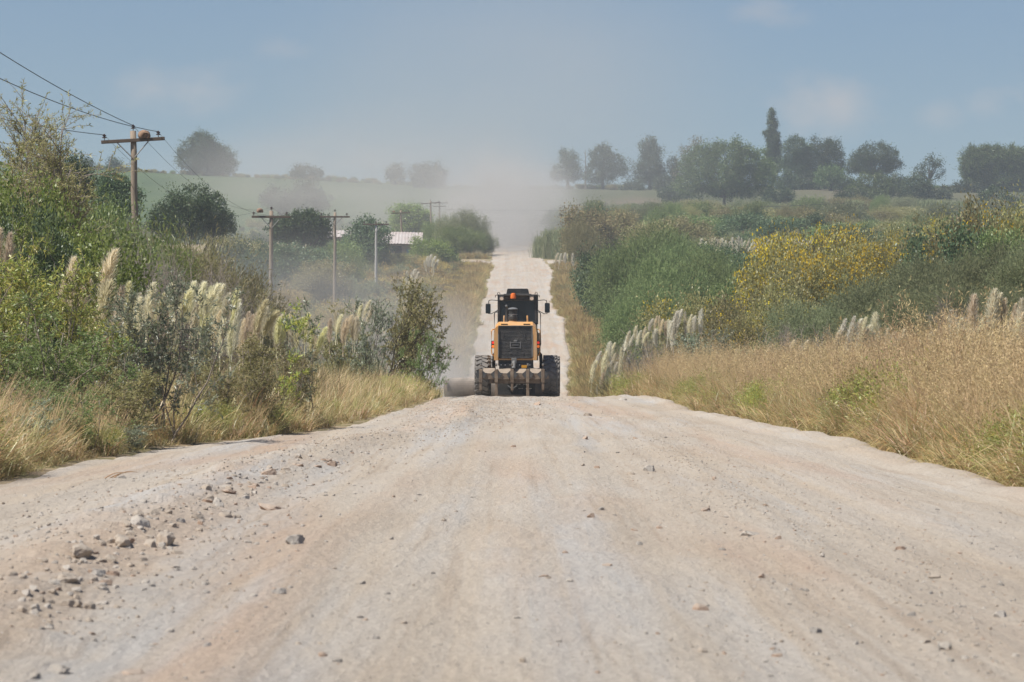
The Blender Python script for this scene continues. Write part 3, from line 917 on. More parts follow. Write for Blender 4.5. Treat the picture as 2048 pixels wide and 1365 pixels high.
gpart("hitch_brace", lambda bm: [bm_box(bm, -.145, -.47, .33, .17, .02, .025, rot=rotm('Y', 35)), bm_box(bm, -.015, -.47, .33, .17, .02, .025, rot=rotm('Y', -35))], M_GREYM, rip)
flap = gpart("mud_flap", lambda bm: bm_box(bm, .0, .45, .33, 1.15, .03, .46, bevel=.006), M_BLACKP)
for (x0, z) in ((.02, .405), (.10, .285)):
    rg = random.Random(3); x = x0
    for k in range(11):
        w = rg.uniform(.018, .04); dz = rg.uniform(-.004, .004); hh = rg.uniform(.018, .034)
        if k not in (4, 5):
            gpart("stencil_mark", lambda bm: bm_box(bm, x, .431, z + dz, w, .006, hh), M_MARK, flap)
        x += w + .010

# tyres: a turned carcass with chevron lugs; rims with hub
def wheel(name, x, y, r, w, side):
    prof = [(r * .52, -w * .42), (r * .66, -w * .50), (r * .86, -w * .51), (r * .925, -w * .44), (r * .955, -w * .25), (r * .965, 0), (r * .955, w * .25), (r * .925, w * .44), (r * .86, w * .51), (r * .66, w * .50), (r * .52, w * .42)]
    wh = empty(name, (x, y, r), 0); wh.parent = G
    def b_ty(bm):
        bm_lathe(bm, prof, 'x', 48)
        nl = 22
        for i in range(nl):
            for s in (-1, 1):
                a = 2 * math.pi * (i + (.5 if s > 0 else 0)) / nl
                M = rotm('X', math.degrees(a))
                for (off, lx, ang, skew) in ((.235, .30, -s * 28, 0), (.475, .06, 0, 0)):
                    n0 = len(bm.verts)
                    rr = bmesh.ops.create_cube(bm, size=1.0)['verts']
                    sx = w * (.46 if off < .3 else .05); sy = r * .155; sz = r * (.085 if off < .3 else .20)
                    zc = r * (.958 if off < .3 else .83)
                    T = Matrix.Translation((s * w * off, (r * .085 if off > .3 else 0), zc)) @ rotm('Z', ang).to_4x4() @ Matrix.Diagonal((sx, sy, sz, 1))
                    bmesh.ops.transform(bm, matrix=M.to_4x4() @ T, verts=rr)
    gpart("tyre", b_ty, M_RUBBER, wh)
    gpart("rim", lambda bm: bm_lathe(bm, [(r * .53, -w * .40), (r * .50, -w * .36), (r * .46, -w * .12), (r * .20, -w * .10), (r * .18, -w * .30), (r * .05, -w * .34), (r * .05, w * .34), (r * .18, w * .30), (r * .20, w * .10), (r * .46, w * .12), (r * .50, w * .36), (r * .53, w * .40)], 'x', 32), M_ORANGE, wh, True)
    return wh
for sx in (-1, 1):
    wheel("wheel", sx * 1.005, .95, .635, .41, sx)
    wheel("wheel", sx * 1.005, 2.50, .635, .41, sx)
    wheel("wheel", sx * 1.03, 8.35, .635, .40, sx)
    gpart("tandem_case", lambda bm, sx=sx: bm_box(bm, sx * .70, 1.72, .66, .16, 1.9, .34, bevel=.03), M_ORANGE)
gpart("rear_axle", lambda bm: bm_tube(bm, [(-.72, 1.72, .70), (.72, 1.72, .70)], .14, 14), M_DARKM)
gpart("gooseneck", lambda bm: bm_tube(bm, [(0, 4.0, 1.35), (0, 4.7, 1.55), (0, 6.2, 1.62), (0, 7.6, 1.45), (0, 8.3, 1.05)], .16, 10), M_ORANGE)
gpart("front_axle", lambda bm: [bm_tube(bm, [(-.9, 8.35, .60), (-.4, 8.35, .78), (.4, 8.35, .78), (.9, 8.35, .60)], .08, 10), bm_box(bm, 0, 8.35, .92, .3, .3, .35, bevel=.02)], M_DARKM)
# blade, rolled plate set at an angle and run out to the left
def b_blade(bm):
    n = 10
    M = Matrix.Translation((-.55, 5.2, 0)) @ rotm('Z', -17).to_4x4()
    prev = None
    for (thick) in (0, .03):
        pass
    inner = []; outer = []
    for i in range(n + 1):
        a = -1.05 + 2.1 * i / n
        yb = .18 * math.cos(a) - .12; z = .30 + .34 * math.sin(a) / .87 * .87
        inner.append((-yb, z)); outer.append((-yb - .03, z))
    ring = inner + outer[::-1]
    A = [bm.verts.new(M @ Vector((-1.85, yy, zz))) for yy, zz in ring]; B = [bm.verts.new(M @ Vector((1.75, yy, zz))) for yy, zz in ring]
    bm.faces.new(A); bm.faces.new(B[::-1])
    for i in range(len(ring)): bm.faces.new((A[i], B[i], B[(i + 1) % len(ring)], A[(i + 1) % len(ring)]))
blade = gpart("blade", b_blade, M_BLADE)
for x in (-1.78, -.6, .5):
    gpart("blade_rib", lambda bm, x=x: bm_box(bm, -.55 + x * math.cos(R(-17)), 5.2 + x * math.sin(R(-17)) - .16, .34, .05, .10, .34, bevel=.008), M_RUST, blade)
gpart("blade_circle", lambda bm: bm_lathe(bm, [(.62, .66), (.70, .66), (.70, .76), (.62, .76)], 'z', 40, (0, 5.2, 0)), M_DARKM)
gpart("drawbar", lambda bm: [bm_tube(bm, [(-.5, 5.0, .82), (0, 8.0, .95)], .07, 8), bm_tube(bm, [(.5, 5.0, .82), (0, 8.0, .95)], .07, 8)], M_ORANGE)
for sx in (-1, 1):
    gpart("lift_cylinder", lambda bm, sx=sx: bm_tube(bm, [(sx * .42, 4.9, .80), (sx * .32, 4.9, 1.75)], .05, 10), M_CHROME)

# ================================================================== POLES, WIRES, HOUSE
M_POLE = surf_mat("weathered_pole_wood", (.20, .155, .115), (.29, .235, .18), rough=.9, nscale=7, aniso=(6, 6, .5), bump=.4, bscale=14)
M_ARM = surf_mat("dark_crossarm_wood", (.075, .055, .042), (.12, .085, .062), rough=.9, nscale=6, aniso=(.6, 6, 6), bump=.3)
M_CONC = surf_mat("grey_concrete_pole", (.34, .33, .31), (.42, .41, .39), rough=.9, nscale=5, bump=.2)
M_CER = surf_mat("brown_insulator", (.045, .022, .016), (.07, .035, .025), rough=.3, nscale=8)
M_STEEL = surf_mat("galvanised_steel", (.18, .18, .18), (.25, .24, .23), rough=.6, metallic=.4)
M_MUD = surf_mat("mud_nest", (.20, .125, .08), (.28, .185, .125), rough=1, nscale=14, bump=.8, bscale=30)
M_WIRE = surf_mat("dull_wire", (.035, .035, .038), (.05, .05, .052), rough=.6)


def make_pole(x, d, top_z, arm_w, label, mat=M_POLE, tilt=0.0, arm_tilt=0.0, arm_drop=.35, r=.13, group="roadside power poles", second=False, arm_rz=0.0):
    zb = float(gz(x, d)) - .2
    H = top_z - zb
    e = empty("power_pole", (x, d, zb), 0, label, "power pole", group)
    e.rotation_euler = (0, R(tilt), 0)
    s = Soup(); n = 9
    zz = np.linspace(0, H, n)
    rg = np.random.default_rng(int(d))
    P = np.stack([rg.normal(size=n) * .012, rg.normal(size=n) * .012, zz], -1)
    tube(s, P, r * np.linspace(1.12, .80, n), 12)
    obj("post", s.mesh("post", mat, True), e)
    za = H - arm_drop
    def arm(zc, w):
        bm = bm_new(); bm_box(bm, 0, -r * .95, zc, w, .10, .125, rot=rotm('Y', arm_tilt), bevel=.012)
        a = bm_done(bm, "crossarm", M_ARM, e); a.rotation_euler = (0, 0, R(arm_rz)); return a
    a = arm(za, arm_w)
    if second: arm(za - .55, arm_w * .75)
    bm = bm_new()
    for sx in (-1, 1):
        bm_tube(bm, [(sx * arm_w * .25, -r * .98, za - .05 - sx * .25 * arm_w * math.tan(R(arm_tilt))), (sx * .05, -r * .98, za - .62)], .022, 6)
    bm_done(bm, "brace", M_STEEL, e)
    pts = []
    for px, pz in ((-arm_w * .45, za + .06 + arm_w * .45 * math.tan(R(arm_tilt))), (arm_w * .40, za + .06 - arm_w * .40 * math.tan(R(arm_tilt))), (0, H)):
        bm = bm_new()
        c = (px, -r * .9 if px else 0, 0)
        bm_lathe(bm, [(.014, pz - .02), (.014, pz + .10)], 'z', 8, c)
        bm_lathe(bm, [(.045, pz + .08), (.085, pz + .085), (.085, pz + .11), (.04, pz + .125), (.035, pz + .15), (.07, pz + .16), (.07, pz + .19), (.03, pz + .21), (.025, pz + .235)], 'z', 12, c)
        bm_done(bm, "insulator", M_CER, e, True)
        v = Vector((px, c[1], pz + .2)); v.rotate(e.rotation_euler)
        pts.append(np.array(e.location) + np.array(v))
    return e, pts


POLES = [  # px, depth, top py, arm px, tilt, label
    (276, 124, 262, 127, -1.2, "tall near wooden pole with a mud nest in the middle of its crossarm", dict(arm_tilt=-2.2, r=.135)),
    (541, 195, 422, 78, .3, "weathered wooden pole with a mud nest out on one side of its crossarm", dict(r=.135)),
    (669, 262, 425, 60, .2, "grey wooden pole with a bare crossarm between the nest pole and the concrete pole", dict(r=.13)),
    (752, 310, 448, 52, 0, "pale concrete pole standing clear of the brush before the tin roofed house", dict(mat=M_CONC, arm_drop=.05, r=.13)),
    (806, 450, 421, 38, -2.6, "leaning pole rising in front of the tin roof", dict(r=.14)),
    (864, 520, 402, 40, -1.8, "leaning pole with a wide crossarm above the reeds beside the dusty road", dict(r=.15, arm_tilt=-3)),
    (879, 535, 405, 34, 0, "straight pole with two crossarms nearest the dusty road", dict(r=.15, second=True, arm_drop=.1)),
    (836, 575, 425, 34, 0, "short far pole behind the tin roofed house", dict(r=.15, arm_drop=.1)),
]
pole_pts = []
for px, d, tp, aw, tilt, label, kw in POLES:
    zt = PZ(tp, d); x0 = PX(px, d)
    e, pts = make_pole(x0, d, zt, aw * d / F, label, tilt=tilt, **kw)
    pole_pts.append(pts)
# a thin far post on the other side of the valley that carries the crossing wire
ePost, ptsPost = make_pole(PX(1711, 560), 560, PZ(408, 560), 1.2, "thin far pole standing in the thicket on the right slope", r=.11, arm_drop=.1)


def wire(name, a, b, sag, r, label, n=24):
    a = np.array(a); b = np.array(b)
    t = np.linspace(0, 1, n)
    P = a + (b - a) * t[:, None]; P[:, 2] -= 4 * sag * t * (1 - t)
    s = Soup(); tube(s, P, r, 5)
    return setp(obj(name, s.mesh(name, M_WIRE)), label, "power line", "power lines strung between the poles")


p1 = pole_pts[0]
wire("power_line", p1[2], (PX(0, 86) - 1.35, 66, PZ(95, 86) + 1.05), 0.35, .013, "power line that sags steeply from the top of the tall near pole")
wire("power_line", p1[1], (PX(0, 88) - 1.2, 66, PZ(150, 88) + .5), 0.55, .013, "lower power line from the road end of the near pole's crossarm")
wire("power_line", p1[0], (-17.2, 62, 8.0), 0.45, .013, "power line running behind the airy thorn tree to the near pole")
for k in range(3):
    wire("power_line", pole_pts[0][k], pole_pts[1][k], 1.15, .0065, "thin power line hanging from the near pole down to the second pole")
for k in range(3):
    wire("power_line", pole_pts[1][k], pole_pts[2][k], .9, .0065, "thin power line between the second and the third pole")
wire("power_line", pole_pts[6][1] + np.array([0, 0, -1.3]), ptsPost[0], .6, .035, "distant power line crossing above the dusty road")


def nest(pole, px_off, py, d, label, s=1.0):
    bm = bm_new(); bmesh.ops.create_icosphere(bm, subdivisions=3, radius=.15)
    for v in bm.verts:
        c = v.co; k = 1 + .08 * math.sin(c.x * 40) * math.sin(c.y * 35 + c.z * 30)
        c *= k
        if c.z < -.07: c.z = -.07
        dd_ = Vector((c.x - .03, c.y + .15, c.z + .02)).length
        if dd_ < .075: c.y += .07                       # the entrance hollow faces the road
    o = bm_done(bm, "bird_nest", M_MUD, None, True)
    o.scale = (s * 1.15, s, s)
    o.location = (PX(px_off, d), d - .16, PZ(py, d) + .0)
    return setp(o, label, "nest")


nest(None, 289, 272, 124, "large round mud bird nest on the crossarm of the tall near pole", 1.35)
nest(None, 520, 423, 195, "mud bird nest on the crossarm of the second pole", 1.15)
nest(None, 788, 424, 450, "tiny mud nest on the crossarm of the leaning pole by the tin roof", 1.0)

# ---------------- house with a tin roof
M_TIN = surf_mat("rusty_tin_roof", (.40, .345, .325), (.48, .445, .425), rough=.55, nscale=1.2, metallic=.1, aniso=(3, .5, .5), dust=(.33, .25, .21), dust_amt=.5)
M_WALL = surf_mat("bare_brick_plaster", (.30, .20, .165), (.38, .28, .24), rough=.95, nscale=1.5, bump=.3)
M_DOOR = surf_mat("dark_doorway_timber", (.05, .035, .028), (.07, .05, .04), rough=.8)
M_BLUE = surf_mat("blue_sheet", (.16, .24, .34), (.22, .30, .40), rough=.7)


def house(x0, x1, d, zb, wall_h, roof_h, depth, label):
    w = x1 - x0
    e = empty("house", ((x0 + x1) / 2, d, zb), 0, label, "house")
    bm = bm_new()
    t = .2
    bm_box(bm, 0, 0, wall_h / 2 - .3, w, t, wall_h + .6)
    bm_box(bm, 0, depth, wall_h / 2 - .3, w, t, wall_h + .6)
    for sx in (-1, 1):
        bm_prism(bm, [(0, 0)] * 0 + [(sx * (w / 2 - .1) - .1, -.6), (sx * (w / 2 - .1) - .1, wall_h), (sx * (w / 2 - .1) + .1, wall_h), (sx * (w / 2 - .1) + .1, -.6)], .102, depth - .102)
    wl_ = bm_done(bm, "wall", M_WALL, e)
    # corrugated sheets, two slopes
    for side in (0, 1):
        nx = int(w / .09); xs_ = np.linspace(-w / 2 - .4, w / 2 + .4, nx)
        zc = .03 * np.sin(np.arange(nx) * math.pi * .5)
        rows = np.linspace(0, 1, 5)
        y_e, y_r = (-.55, depth / 2) if side == 0 else (depth + .55, depth / 2)
        X = np.repeat(xs_[None, :], 5, 0); Y = (y_e + (y_r - y_e) * rows)[:, None] + 0 * X
        Z = (wall_h - .05 + (roof_h + .08) * rows)[:, None] + zc[None, :] + .04 * np.sin(xs_ * 1.1 + side)[None, :]
        obj("roof", grid_mesh("roof", X, Y, Z, M_TIN), e)
    for (cx, cz, sx_, sz_, nm, mt) in ((w * .18, wall_h * .42, .95, wall_h * .84, "door", M_DOOR), (-w * .12, wall_h * .55, .9, .8, "window", M_DOOR), (w * .34, wall_h * .45, .45, .9, "shutter", M_BLUE), (-w * .36, wall_h * .55, .9, .8, "window", M_DOOR)):
        bm = bm_new(); bm_box(bm, cx, -.13, cz, sx_, .06, sz_); f = bm_done(bm, nm, mt, e)
        if nm == "window":
            bm = bm_new(); bm_box(bm, cx, -.18, cz - sz_ / 2 - .04, sx_ + .2, .14, .07); bm_done(bm, "sill", M_WALL, f)
    for cx in (-w * .45, 0, w * .47):
        bm = bm_new(); bm_box(bm, cx, -.45, wall_h / 2 - .05, .12, .12, wall_h + .02); bm_done(bm, "post", M_POLE, e)
    return e


hz_ = float(gz(-15, 430))
house(PX(705, 430), PX(838, 430), 430, PZ(521, 430), 2.1, 1.55, 6.5, "low house with a rusty pinkish tin roof half hidden by bushes")
house(PX(618, 446), PX(698, 446), 446, PZ(505, 446), 2.0, .9, 5.0, "pale roofed shed glinting behind the dark umbrella tree")

# ================================================================== PLANTS: materials
L_DARK = leaf_mat("dark_evergreen_leaf", [(0.058, 0.099, 0.052), (0.095, 0.142, 0.063), (0.131, 0.175, 0.080)], .25)
L_RIDGE = leaf_mat("ridge_tree_leaf", [(.032, .056, .024), (.050, .078, .030), (.070, .096, .040)], .22)
L_RIDGEG = leaf_mat("ridge_green_leaf", [(.068, .112, .032), (.098, .145, .044), (.125, .160, .058)], .25)
L_MID = leaf_mat("mid_green_leaf", [(0.145, 0.205, 0.066), (0.205, 0.271, 0.092), (0.264, 0.310, 0.119)], .42)
L_BRIGHT = leaf_mat("bright_green_leaf", [(0.179, 0.269, 0.056), (0.246, 0.325, 0.078), (0.291, 0.347, 0.112)], .45)
L_OLIVE = leaf_mat("olive_leaf", [(0.226, 0.226, 0.094), (0.314, 0.295, 0.125), (0.364, 0.307, 0.150)], .42)
L_FEATHER = leaf_mat("fine_green_foliage", [(0.163, 0.224, 0.091), (0.218, 0.284, 0.121), (0.266, 0.314, 0.145)], .38, 0.0)
L_BLUEGREEN = leaf_mat("blue_green_foliage", [(0.185, 0.216, 0.117), (0.234, 0.265, 0.142), (0.284, 0.289, 0.173)], .38, 0.0)
L_GREY = leaf_mat("grey_green_leaf", [(0.168, 0.213, 0.129), (0.258, 0.302, 0.193), (0.347, 0.374, 0.270)], .36, .06)
L_YGREEN = leaf_mat("yellow_green_leaf", [(0.232, 0.300, 0.076), (0.355, 0.389, 0.095), (0.492, 0.423, 0.116)], .45, .04)
L_FLOWER = leaf_mat("yellow_blossom", [(.60, .46, .04), (.67, .52, .06), (.54, .41, .035)], .30, 0, .15)
L_BRUSH = leaf_mat("yellow_brown_brush", [(0.297, 0.259, 0.099), (0.416, 0.317, 0.129), (0.495, 0.347, 0.149)], .30, 0, .35)
L_BROWNB = leaf_mat("brown_olive_brush", [(0.237, 0.198, 0.110), (0.317, 0.248, 0.139), (0.218, 0.228, 0.110)], .28, 0, .3)
L_REED = leaf_mat("reed_blade", [(0.188, 0.228, 0.119), (0.278, 0.308, 0.168), (0.376, 0.366, 0.228)], .35, 0, .25)
L_PALE = leaf_mat("pale_olive_leaf", [(0.217, 0.203, 0.123), (0.275, 0.246, 0.152), (0.174, 0.181, 0.102)], .3, 0)
L_STRAW = leaf_mat("straw_blade", [(.50, .37, .19), (.58, .44, .27), (.40, .36, .16), (.28, .30, .11), (.52, .30, .14), (.60, .49, .34)], .32, .05, .25)
L_GREENG = leaf_mat("green_grass_blade", [(.27, .28, .10), (.38, .35, .14), (.46, .39, .20), (.22, .24, .09)], .34, .04, .25)
L_PAN = leaf_mat("grass_seed_head", [(.56, .42, .24), (.66, .52, .32), (.50, .37, .19)], .35, 0, .2)
L_VERGE = leaf_mat("golden_verge_grass", [(.44, .32, .15), (.50, .37, .20), (.36, .30, .13), (.44, .29, .16)], .32, 0, .28)
L_PLUME = leaf_mat("cream_plume", [(.83, .78, .60), (.86, .82, .66), (.79, .73, .53)], .55, 0, .14)
L_PLUMEY = leaf_mat("yellow_green_plume", [(.77, .73, .46), (.82, .78, .54), (.72, .68, .41)], .55, 0, .14)
L_PLUMEB = leaf_mat("beige_plume", [(.80, .70, .53), (.84, .75, .60), (.74, .63, .45)], .55, 0, .14)
L_PLUMEW = leaf_mat("white_plume", [(.82, .79, .67), (.85, .82, .73), (.77, .73, .58)], .40, 0, .10)
L_TUFT = leaf_mat("pampas_leaf", [(.12, .14, .06), (.19, .19, .09), (.27, .23, .12)], .3, .03)
M_TWIG = surf_mat("grey_brown_twig", (.22, .185, .155), (.30, .26, .225), rough=.95, nscale=5)
M_BARK = surf_mat("dark_bark", (.055, .042, .032), (.085, .068, .052), rough=.95, nscale=6)
M_BARKP = surf_mat("pale_bark", (.20, .165, .13), (.27, .23, .19), rough=.95, nscale=9)

RNG = np.random.default_rng(77)


def lobes_round(rng, n=7, w=1.25, h=1.9):
    L = [(0, 0, h * .48, w * .62, w * .62, h * .40)]
    for i in range(n):
        a = rng.uniform(0, 6.283); q = rng.uniform(.35, .75) * w; r = rng.uniform(.32, .55) * w
        z = rng.uniform(.28, .75) * h
        L.append((q * math.cos(a), q * math.sin(a), z, r, r, r * rng.uniform(.6, .85)))
    return L


PROTO = {}


def proto(kind, parts):
    """parts: list of (part name, mesh); first is the foliage that gives the size"""
    PROTO.setdefault(kind, []).append((parts, dims(parts[0][1])))


for i in range(4):
    lb = lobes_round(RNG, 8)
    proto('round', [("foliage", crown(RNG, lb, 1.0, .30, 84, .078, .045, mat=L_MID)), ("stems", fan_stems(RNG, lb, 9, .05, M_BARK))])
for i in range(2):       # dense bushes of small leaves for the nearer ground
    lb = lobes_round(RNG, 8)
    proto('fine', [("foliage", crown(RNG, lb, .9, .26, 210, .046, .022, mat=L_MID)), ("stems", fan_stems(RNG, lb, 12, .035, M_BARK))])
for i in range(3):       # fine feathery mounds: long thin sprays that rise and arch out
    lb = lobes_round(RNG, 7, 1.3, 1.7)
    proto('feather', [("foliage", crown(RNG, lb, 1.2, .27, 105, .095, .013, outward=.6, rise=.3, inner=.4, mat=L_FEATHER)), ("stems", fan_stems(RNG, lb, 14, .028, M_TWIG))])
for i in range(3):       # yellow flowered shrubs
    lb = lobes_round(RNG, 9, 1.2, 1.9)
    top = [(a, b, c + .06, d * 1.04, e * 1.04, f * 1.06) for a, b, c, d, e, f in lb]
    s0 = crown(RNG, lb, .8, .27, 62, .070, .036, mat=L_OLIVE)
    bl = crown(RNG, top, .46, .15, 17, .046, .038, inner=.66, rise=.3, mat=L_FLOWER, name="blossom")
    proto('flower', [("foliage", s0), ("stems", fan_stems(RNG, lb, 10, .04, M_BARK)), ("blossom", bl)])
for i in range(2):       # the same with few flowers
    lb = lobes_round(RNG, 9, 1.2, 1.9)
    s0 = crown(RNG, lb, .9, .27, 66, .062, .032, mat=L_OLIVE)
    bl = crown(RNG, lb, .10, .16, 15, .045, .036, inner=.75, rise=.3, mat=L_FLOWER, name="blossom")
    proto('speck', [("foliage", s0), ("stems", fan_stems(RNG, lb, 12, .035, M_TWIG)), ("blossom", bl)])
for i in range(3):       # loose airy shrubs seen through
    lines, LP, LD = grow(RNG, 9, 2.3, .75, nsub=9, ntwig=5, sub=.36, twig=.13, r0=.016)
    proto('airy', [("foliage", twig_leaves(RNG, LP, LD, 17, .065, .026, L_OLIVE)), ("stems", sk_mesh(lines, "stems", M_TWIG))])
for i in range(3):       # near leafy shrubs with lance shaped leaves
    lines, LP, LD = grow(RNG, 9, 2.1, .52, nsub=10, ntwig=6, sub=.30, twig=.11, r0=.013)
    proto('leafy', [("foliage", twig_leaves(RNG, LP, LD, 13, .066, .018, L_GREY)), ("stems", sk_mesh(lines, "stems", M_BARKP))])
for i in range(2):       # slim upright sprigs
    lines, LP, LD = grow(RNG, 3, 2.0, .22, nsub=7, ntwig=3, sub=.16, twig=.07, r0=.009, rise=.6)
    proto('sprig', [("foliage", twig_leaves(RNG, LP, LD, 11, .085, .022, L_GREY)), ("stems", sk_mesh(lines, "stems", M_BARKP))])
for i in range(3):       # leafless twig thicket
    lines, LP, LD = grow(RNG, 24, 2.2, .85, nsub=12, ntwig=7, sub=.40, twig=.18, r0=.015, rise=.35)
    proto('bare', [("stems", sk_mesh(lines, "stems", M_TWIG))])
for i in range(2):       # reeds and canes
    s = Soup(); n = 900
    P = np.stack([RNG.normal(size=n) * .55, RNG.normal(size=n) * .55, np.zeros(n)], -1)
    blades(s, P, RNG.uniform(0, 6.28, n), RNG.uniform(0, .22, n), RNG.uniform(1.5, 2.9, n), RNG.uniform(.03, .05, n), RNG.uniform(0, .5, n), RNG, 4)
    n = 1500
    P = np.stack([RNG.normal(size=n) * .6, RNG.normal(size=n) * .6, RNG.uniform(.5, 2.3, n)], -1)
    blades(s, P, RNG.uniform(0, 6.28, n), RNG.uniform(.2, .8, n), RNG.uniform(.35, .7, n), RNG.uniform(.035, .05, n), RNG.uniform(.4, 1.4, n), RNG, 3)
    proto('reed', [("blades", s.mesh("blades", L_REED))])

GROUPS_LABEL = {}


def plant(name, kind, px, d, top_py, w_px, mat=None, label=None, cat="shrub", group=None, lean=0.0, stem_mat=None, hmin=.5, blossom=True):
    rs = random.Random(int(px * 7 + d * 13 + top_py))
    parts, (pw, ph) = PROTO[kind][rs.randrange(len(PROTO[kind]))]
    x = PX(px, d); zb = float(gz(x, d)) - .08
    H = max(hmin, PZ(top_py, d) - zb); W = w_px * d / F
    e = empty(name, (x, d, zb), 0, label, cat, group)
    rz = rs.uniform(0, 6.28)
    e.rotation_euler = (0, lean, 0) if lean else (0, 0, rz)
    sz = H / ph; sx = max(W / pw, sz * .62); e.scale = (sx, sx * rs.uniform(.85, 1.1), sz)
    for nm, me in parts:
        if nm == "blossom" and not blossom: continue
        o = obj(nm, me, e)
        ov = mat if nm in ("foliage", "blades") else stem_mat if nm == "stems" else None
        if ov is not None and me.materials[0] is not ov:
            o.material_slots[0].link = 'OBJECT'; o.material_slots[0].material = ov
    if len(parts) == 1:          # a plant of one piece is a single mesh object
        o = e.children[0]
        o.parent = None; o.location, o.rotation_euler, o.scale = e.location, e.rotation_euler, e.scale
        o.name = name; setp(o, label, cat, group)
        bpy.data.objects.remove(e); return o
    return e


# ------------------------------------------------------------------ ridge trees, each with its own crown
def tree(name, d, base_py, px0, lobes_px, label, mat=L_RIDGE, leaf=(.36, .22), clump=1.1, trunk_px=6, dens=1.6, per=60, cat="tree", group=None, trunk_frac=.35, seed=1):
    rng = np.random.default_rng(seed + int(px0))
    k = d / F
    x0 = (px0 - 1024) * k; zb = min(PZ(base_py, d), float(gz(x0, d)) + .3)
    e = empty(name, (x0, d, zb), 0, label, cat, group)
    lb = []
    for (cx, cy_, rx, ry) in lobes_px:
        lx = (cx - px0) * k; lz = PZ(cy_, d) - zb
        lb.append((lx, rng.uniform(-.35, .35) * rx * k * 1.2, lz, rx * k * 1.07, (rx + ry) * .5 * k, ry * k * 1.05))
    top = max(l[2] for l in lb)
    obj("crown", crown(rng, lb, dens, clump, per, leaf[0], leaf[1], mat=mat, rise=.05, inner=.5, name="crown"), e)
    obj("trunk", fan_stems(rng, lb, 12, trunk_px * k * .5, M_BARK, top * trunk_frac, "trunk"), e)
    return e


D0 = 822
tree("broad_tree", D0, 354, 415, [(405, 288, 24, 20), (437, 318, 30, 26), (382, 322, 24, 20), (372, 300, 14, 14), (420, 333, 40, 18), (452, 328, 16, 16), (392, 276, 12, 9), (415, 300, 24, 18)], "big dark tree standing alone on the ridge to the left of the dust", seed=3)
tree("low_tree", D0, 358, 615, [(605, 345, 20, 11), (632, 347, 13, 9), (595, 350, 11, 7)], "low rounded tree on the skyline between the lone big tree and the dust", seed=4)
tree("hazy_tree", D0, 364, 790, [(790, 342, 13, 12), (800, 351, 9, 9), (780, 350, 8, 8)], "small round tree fading in the dust on the left skyline", seed=5)
tree("hazy_tree", 800, 380, 857, [(840, 350, 19, 17), (865, 345, 22, 18), (880, 360, 13, 14), (850, 368, 24, 10)], "larger pale tree nearly lost in the dust plume on the skyline", seed=6)
tree("small_tree", D0, 349, 230, [(230, 327, 12, 8), (222, 338, 7, 8), (238, 333, 7, 6)], "small fan shaped tree on the skyline beside the near pole", seed=7)
tree("small_tree", D0, 349, 170, [(168, 328, 12, 9), (178, 332, 8, 8)], "small tree peeping over the dark mound at the left skyline", seed=8)
tree("broad_tree", D0, 370, 1135, [(1137, 318, 16, 14), (1125, 340, 18, 17), (1148, 345, 14, 15), (1132, 305, 8, 6), (1112, 352, 9, 10)], "pale hazy tree nearest the dust on the right skyline", seed=9)
tree("broad_tree", D0, 370, 1205, [(1202, 312, 20, 16), (1230, 325, 18, 14), (1190, 345, 20, 20), (1215, 350, 18, 14), (1245, 341, 8, 13), (1212, 302, 9, 7)], "tree with a ragged drooping side next to the bare trunk on the skyline", seed=10)
tree("tall_tree", D0, 374, 1300, [(1298, 288, 13, 11), (1302, 308, 20, 15), (1297, 332, 26, 18), (1318, 346, 14, 14), (1285, 351, 18, 12), (1305, 360, 24, 10)], "tall pointed broad leaf tree standing apart on the right skyline", seed=11)
tree("small_tree", D0, 374, 1348, [(1345, 332, 10, 14), (1350, 352, 13, 13)], "narrow tree squeezed before the pale tree on the skyline", seed=12)
tree("pale_tree", 800, 380, 1375, [(1388, 292, 13, 16), (1374, 312, 18, 18), (1362, 342, 16, 22), (1395, 285, 7, 9)], "pale straw coloured tree at the edge of the giant tree", mat=L_PALE, per=22, dens=.8, seed=13)
tree("giant_tree", 712, 404, 1450, [(1400, 330, 38, 32), (1455, 315, 42, 28), (1500, 325, 34, 28), (1430, 352, 52, 30), (1490, 358, 44, 28), (1378, 366, 26, 26), (1530, 352, 22, 32), (1460, 378, 60, 18), (1420, 300, 20, 14), (1480, 298, 16, 12)], "giant spreading green tree, the widest crown on the ridge", mat=L_RIDGEG, dens=1.2, seed=14, trunk_frac=.3)
lob = []
rng_ = np.random.default_rng(31)
for q in range(26):
    f = q / 25.0; yy = 226 + f * 118; hw = 2 + 21 * f ** .72
    lob.append((1544 + rng_.uniform(-.55, .55) * hw, yy, hw * rng_.uniform(.45, .75), 6.5))
tree("conifer", 832, 376, 1544, lob, "tall dark spire shaped conifer towering over the ridge trees", clump=.75, leaf=(.42, .2), dens=1.35, seed=15, trunk_frac=.6)
tree("broad_tree", D0, 374, 1595, [(1592, 293, 24, 18), (1588, 318, 24, 22), (1608, 322, 22, 26), (1590, 345, 20, 20)], "dark round headed tree right beside the spire shaped conifer", seed=16)
tree("broad_tree", D0 + 4, 374, 1648, [(1648, 298, 28, 18), (1662, 322, 24, 24), (1632, 330, 26, 26), (1645, 352, 24, 14), (1672, 345, 14, 14)], "dark domed tree, second from the conifer", seed=17)
tree("round_bush", 805, 376, 1662, [(1662, 352, 26, 17), (1648, 360, 18, 11)], "lighter green bush at the foot of the dark domed tree", mat=L_RIDGEG, seed=18, trunk_frac=.15)
tree("broad_tree", D0, 374, 1750, [(1750, 308, 36, 17), (1722, 324, 24, 16), (1784, 322, 18, 15), (1750, 334, 40, 14), (1705, 338, 12, 9)], "wide low tree with a dark dome on bare ground of the ridge", seed=19)
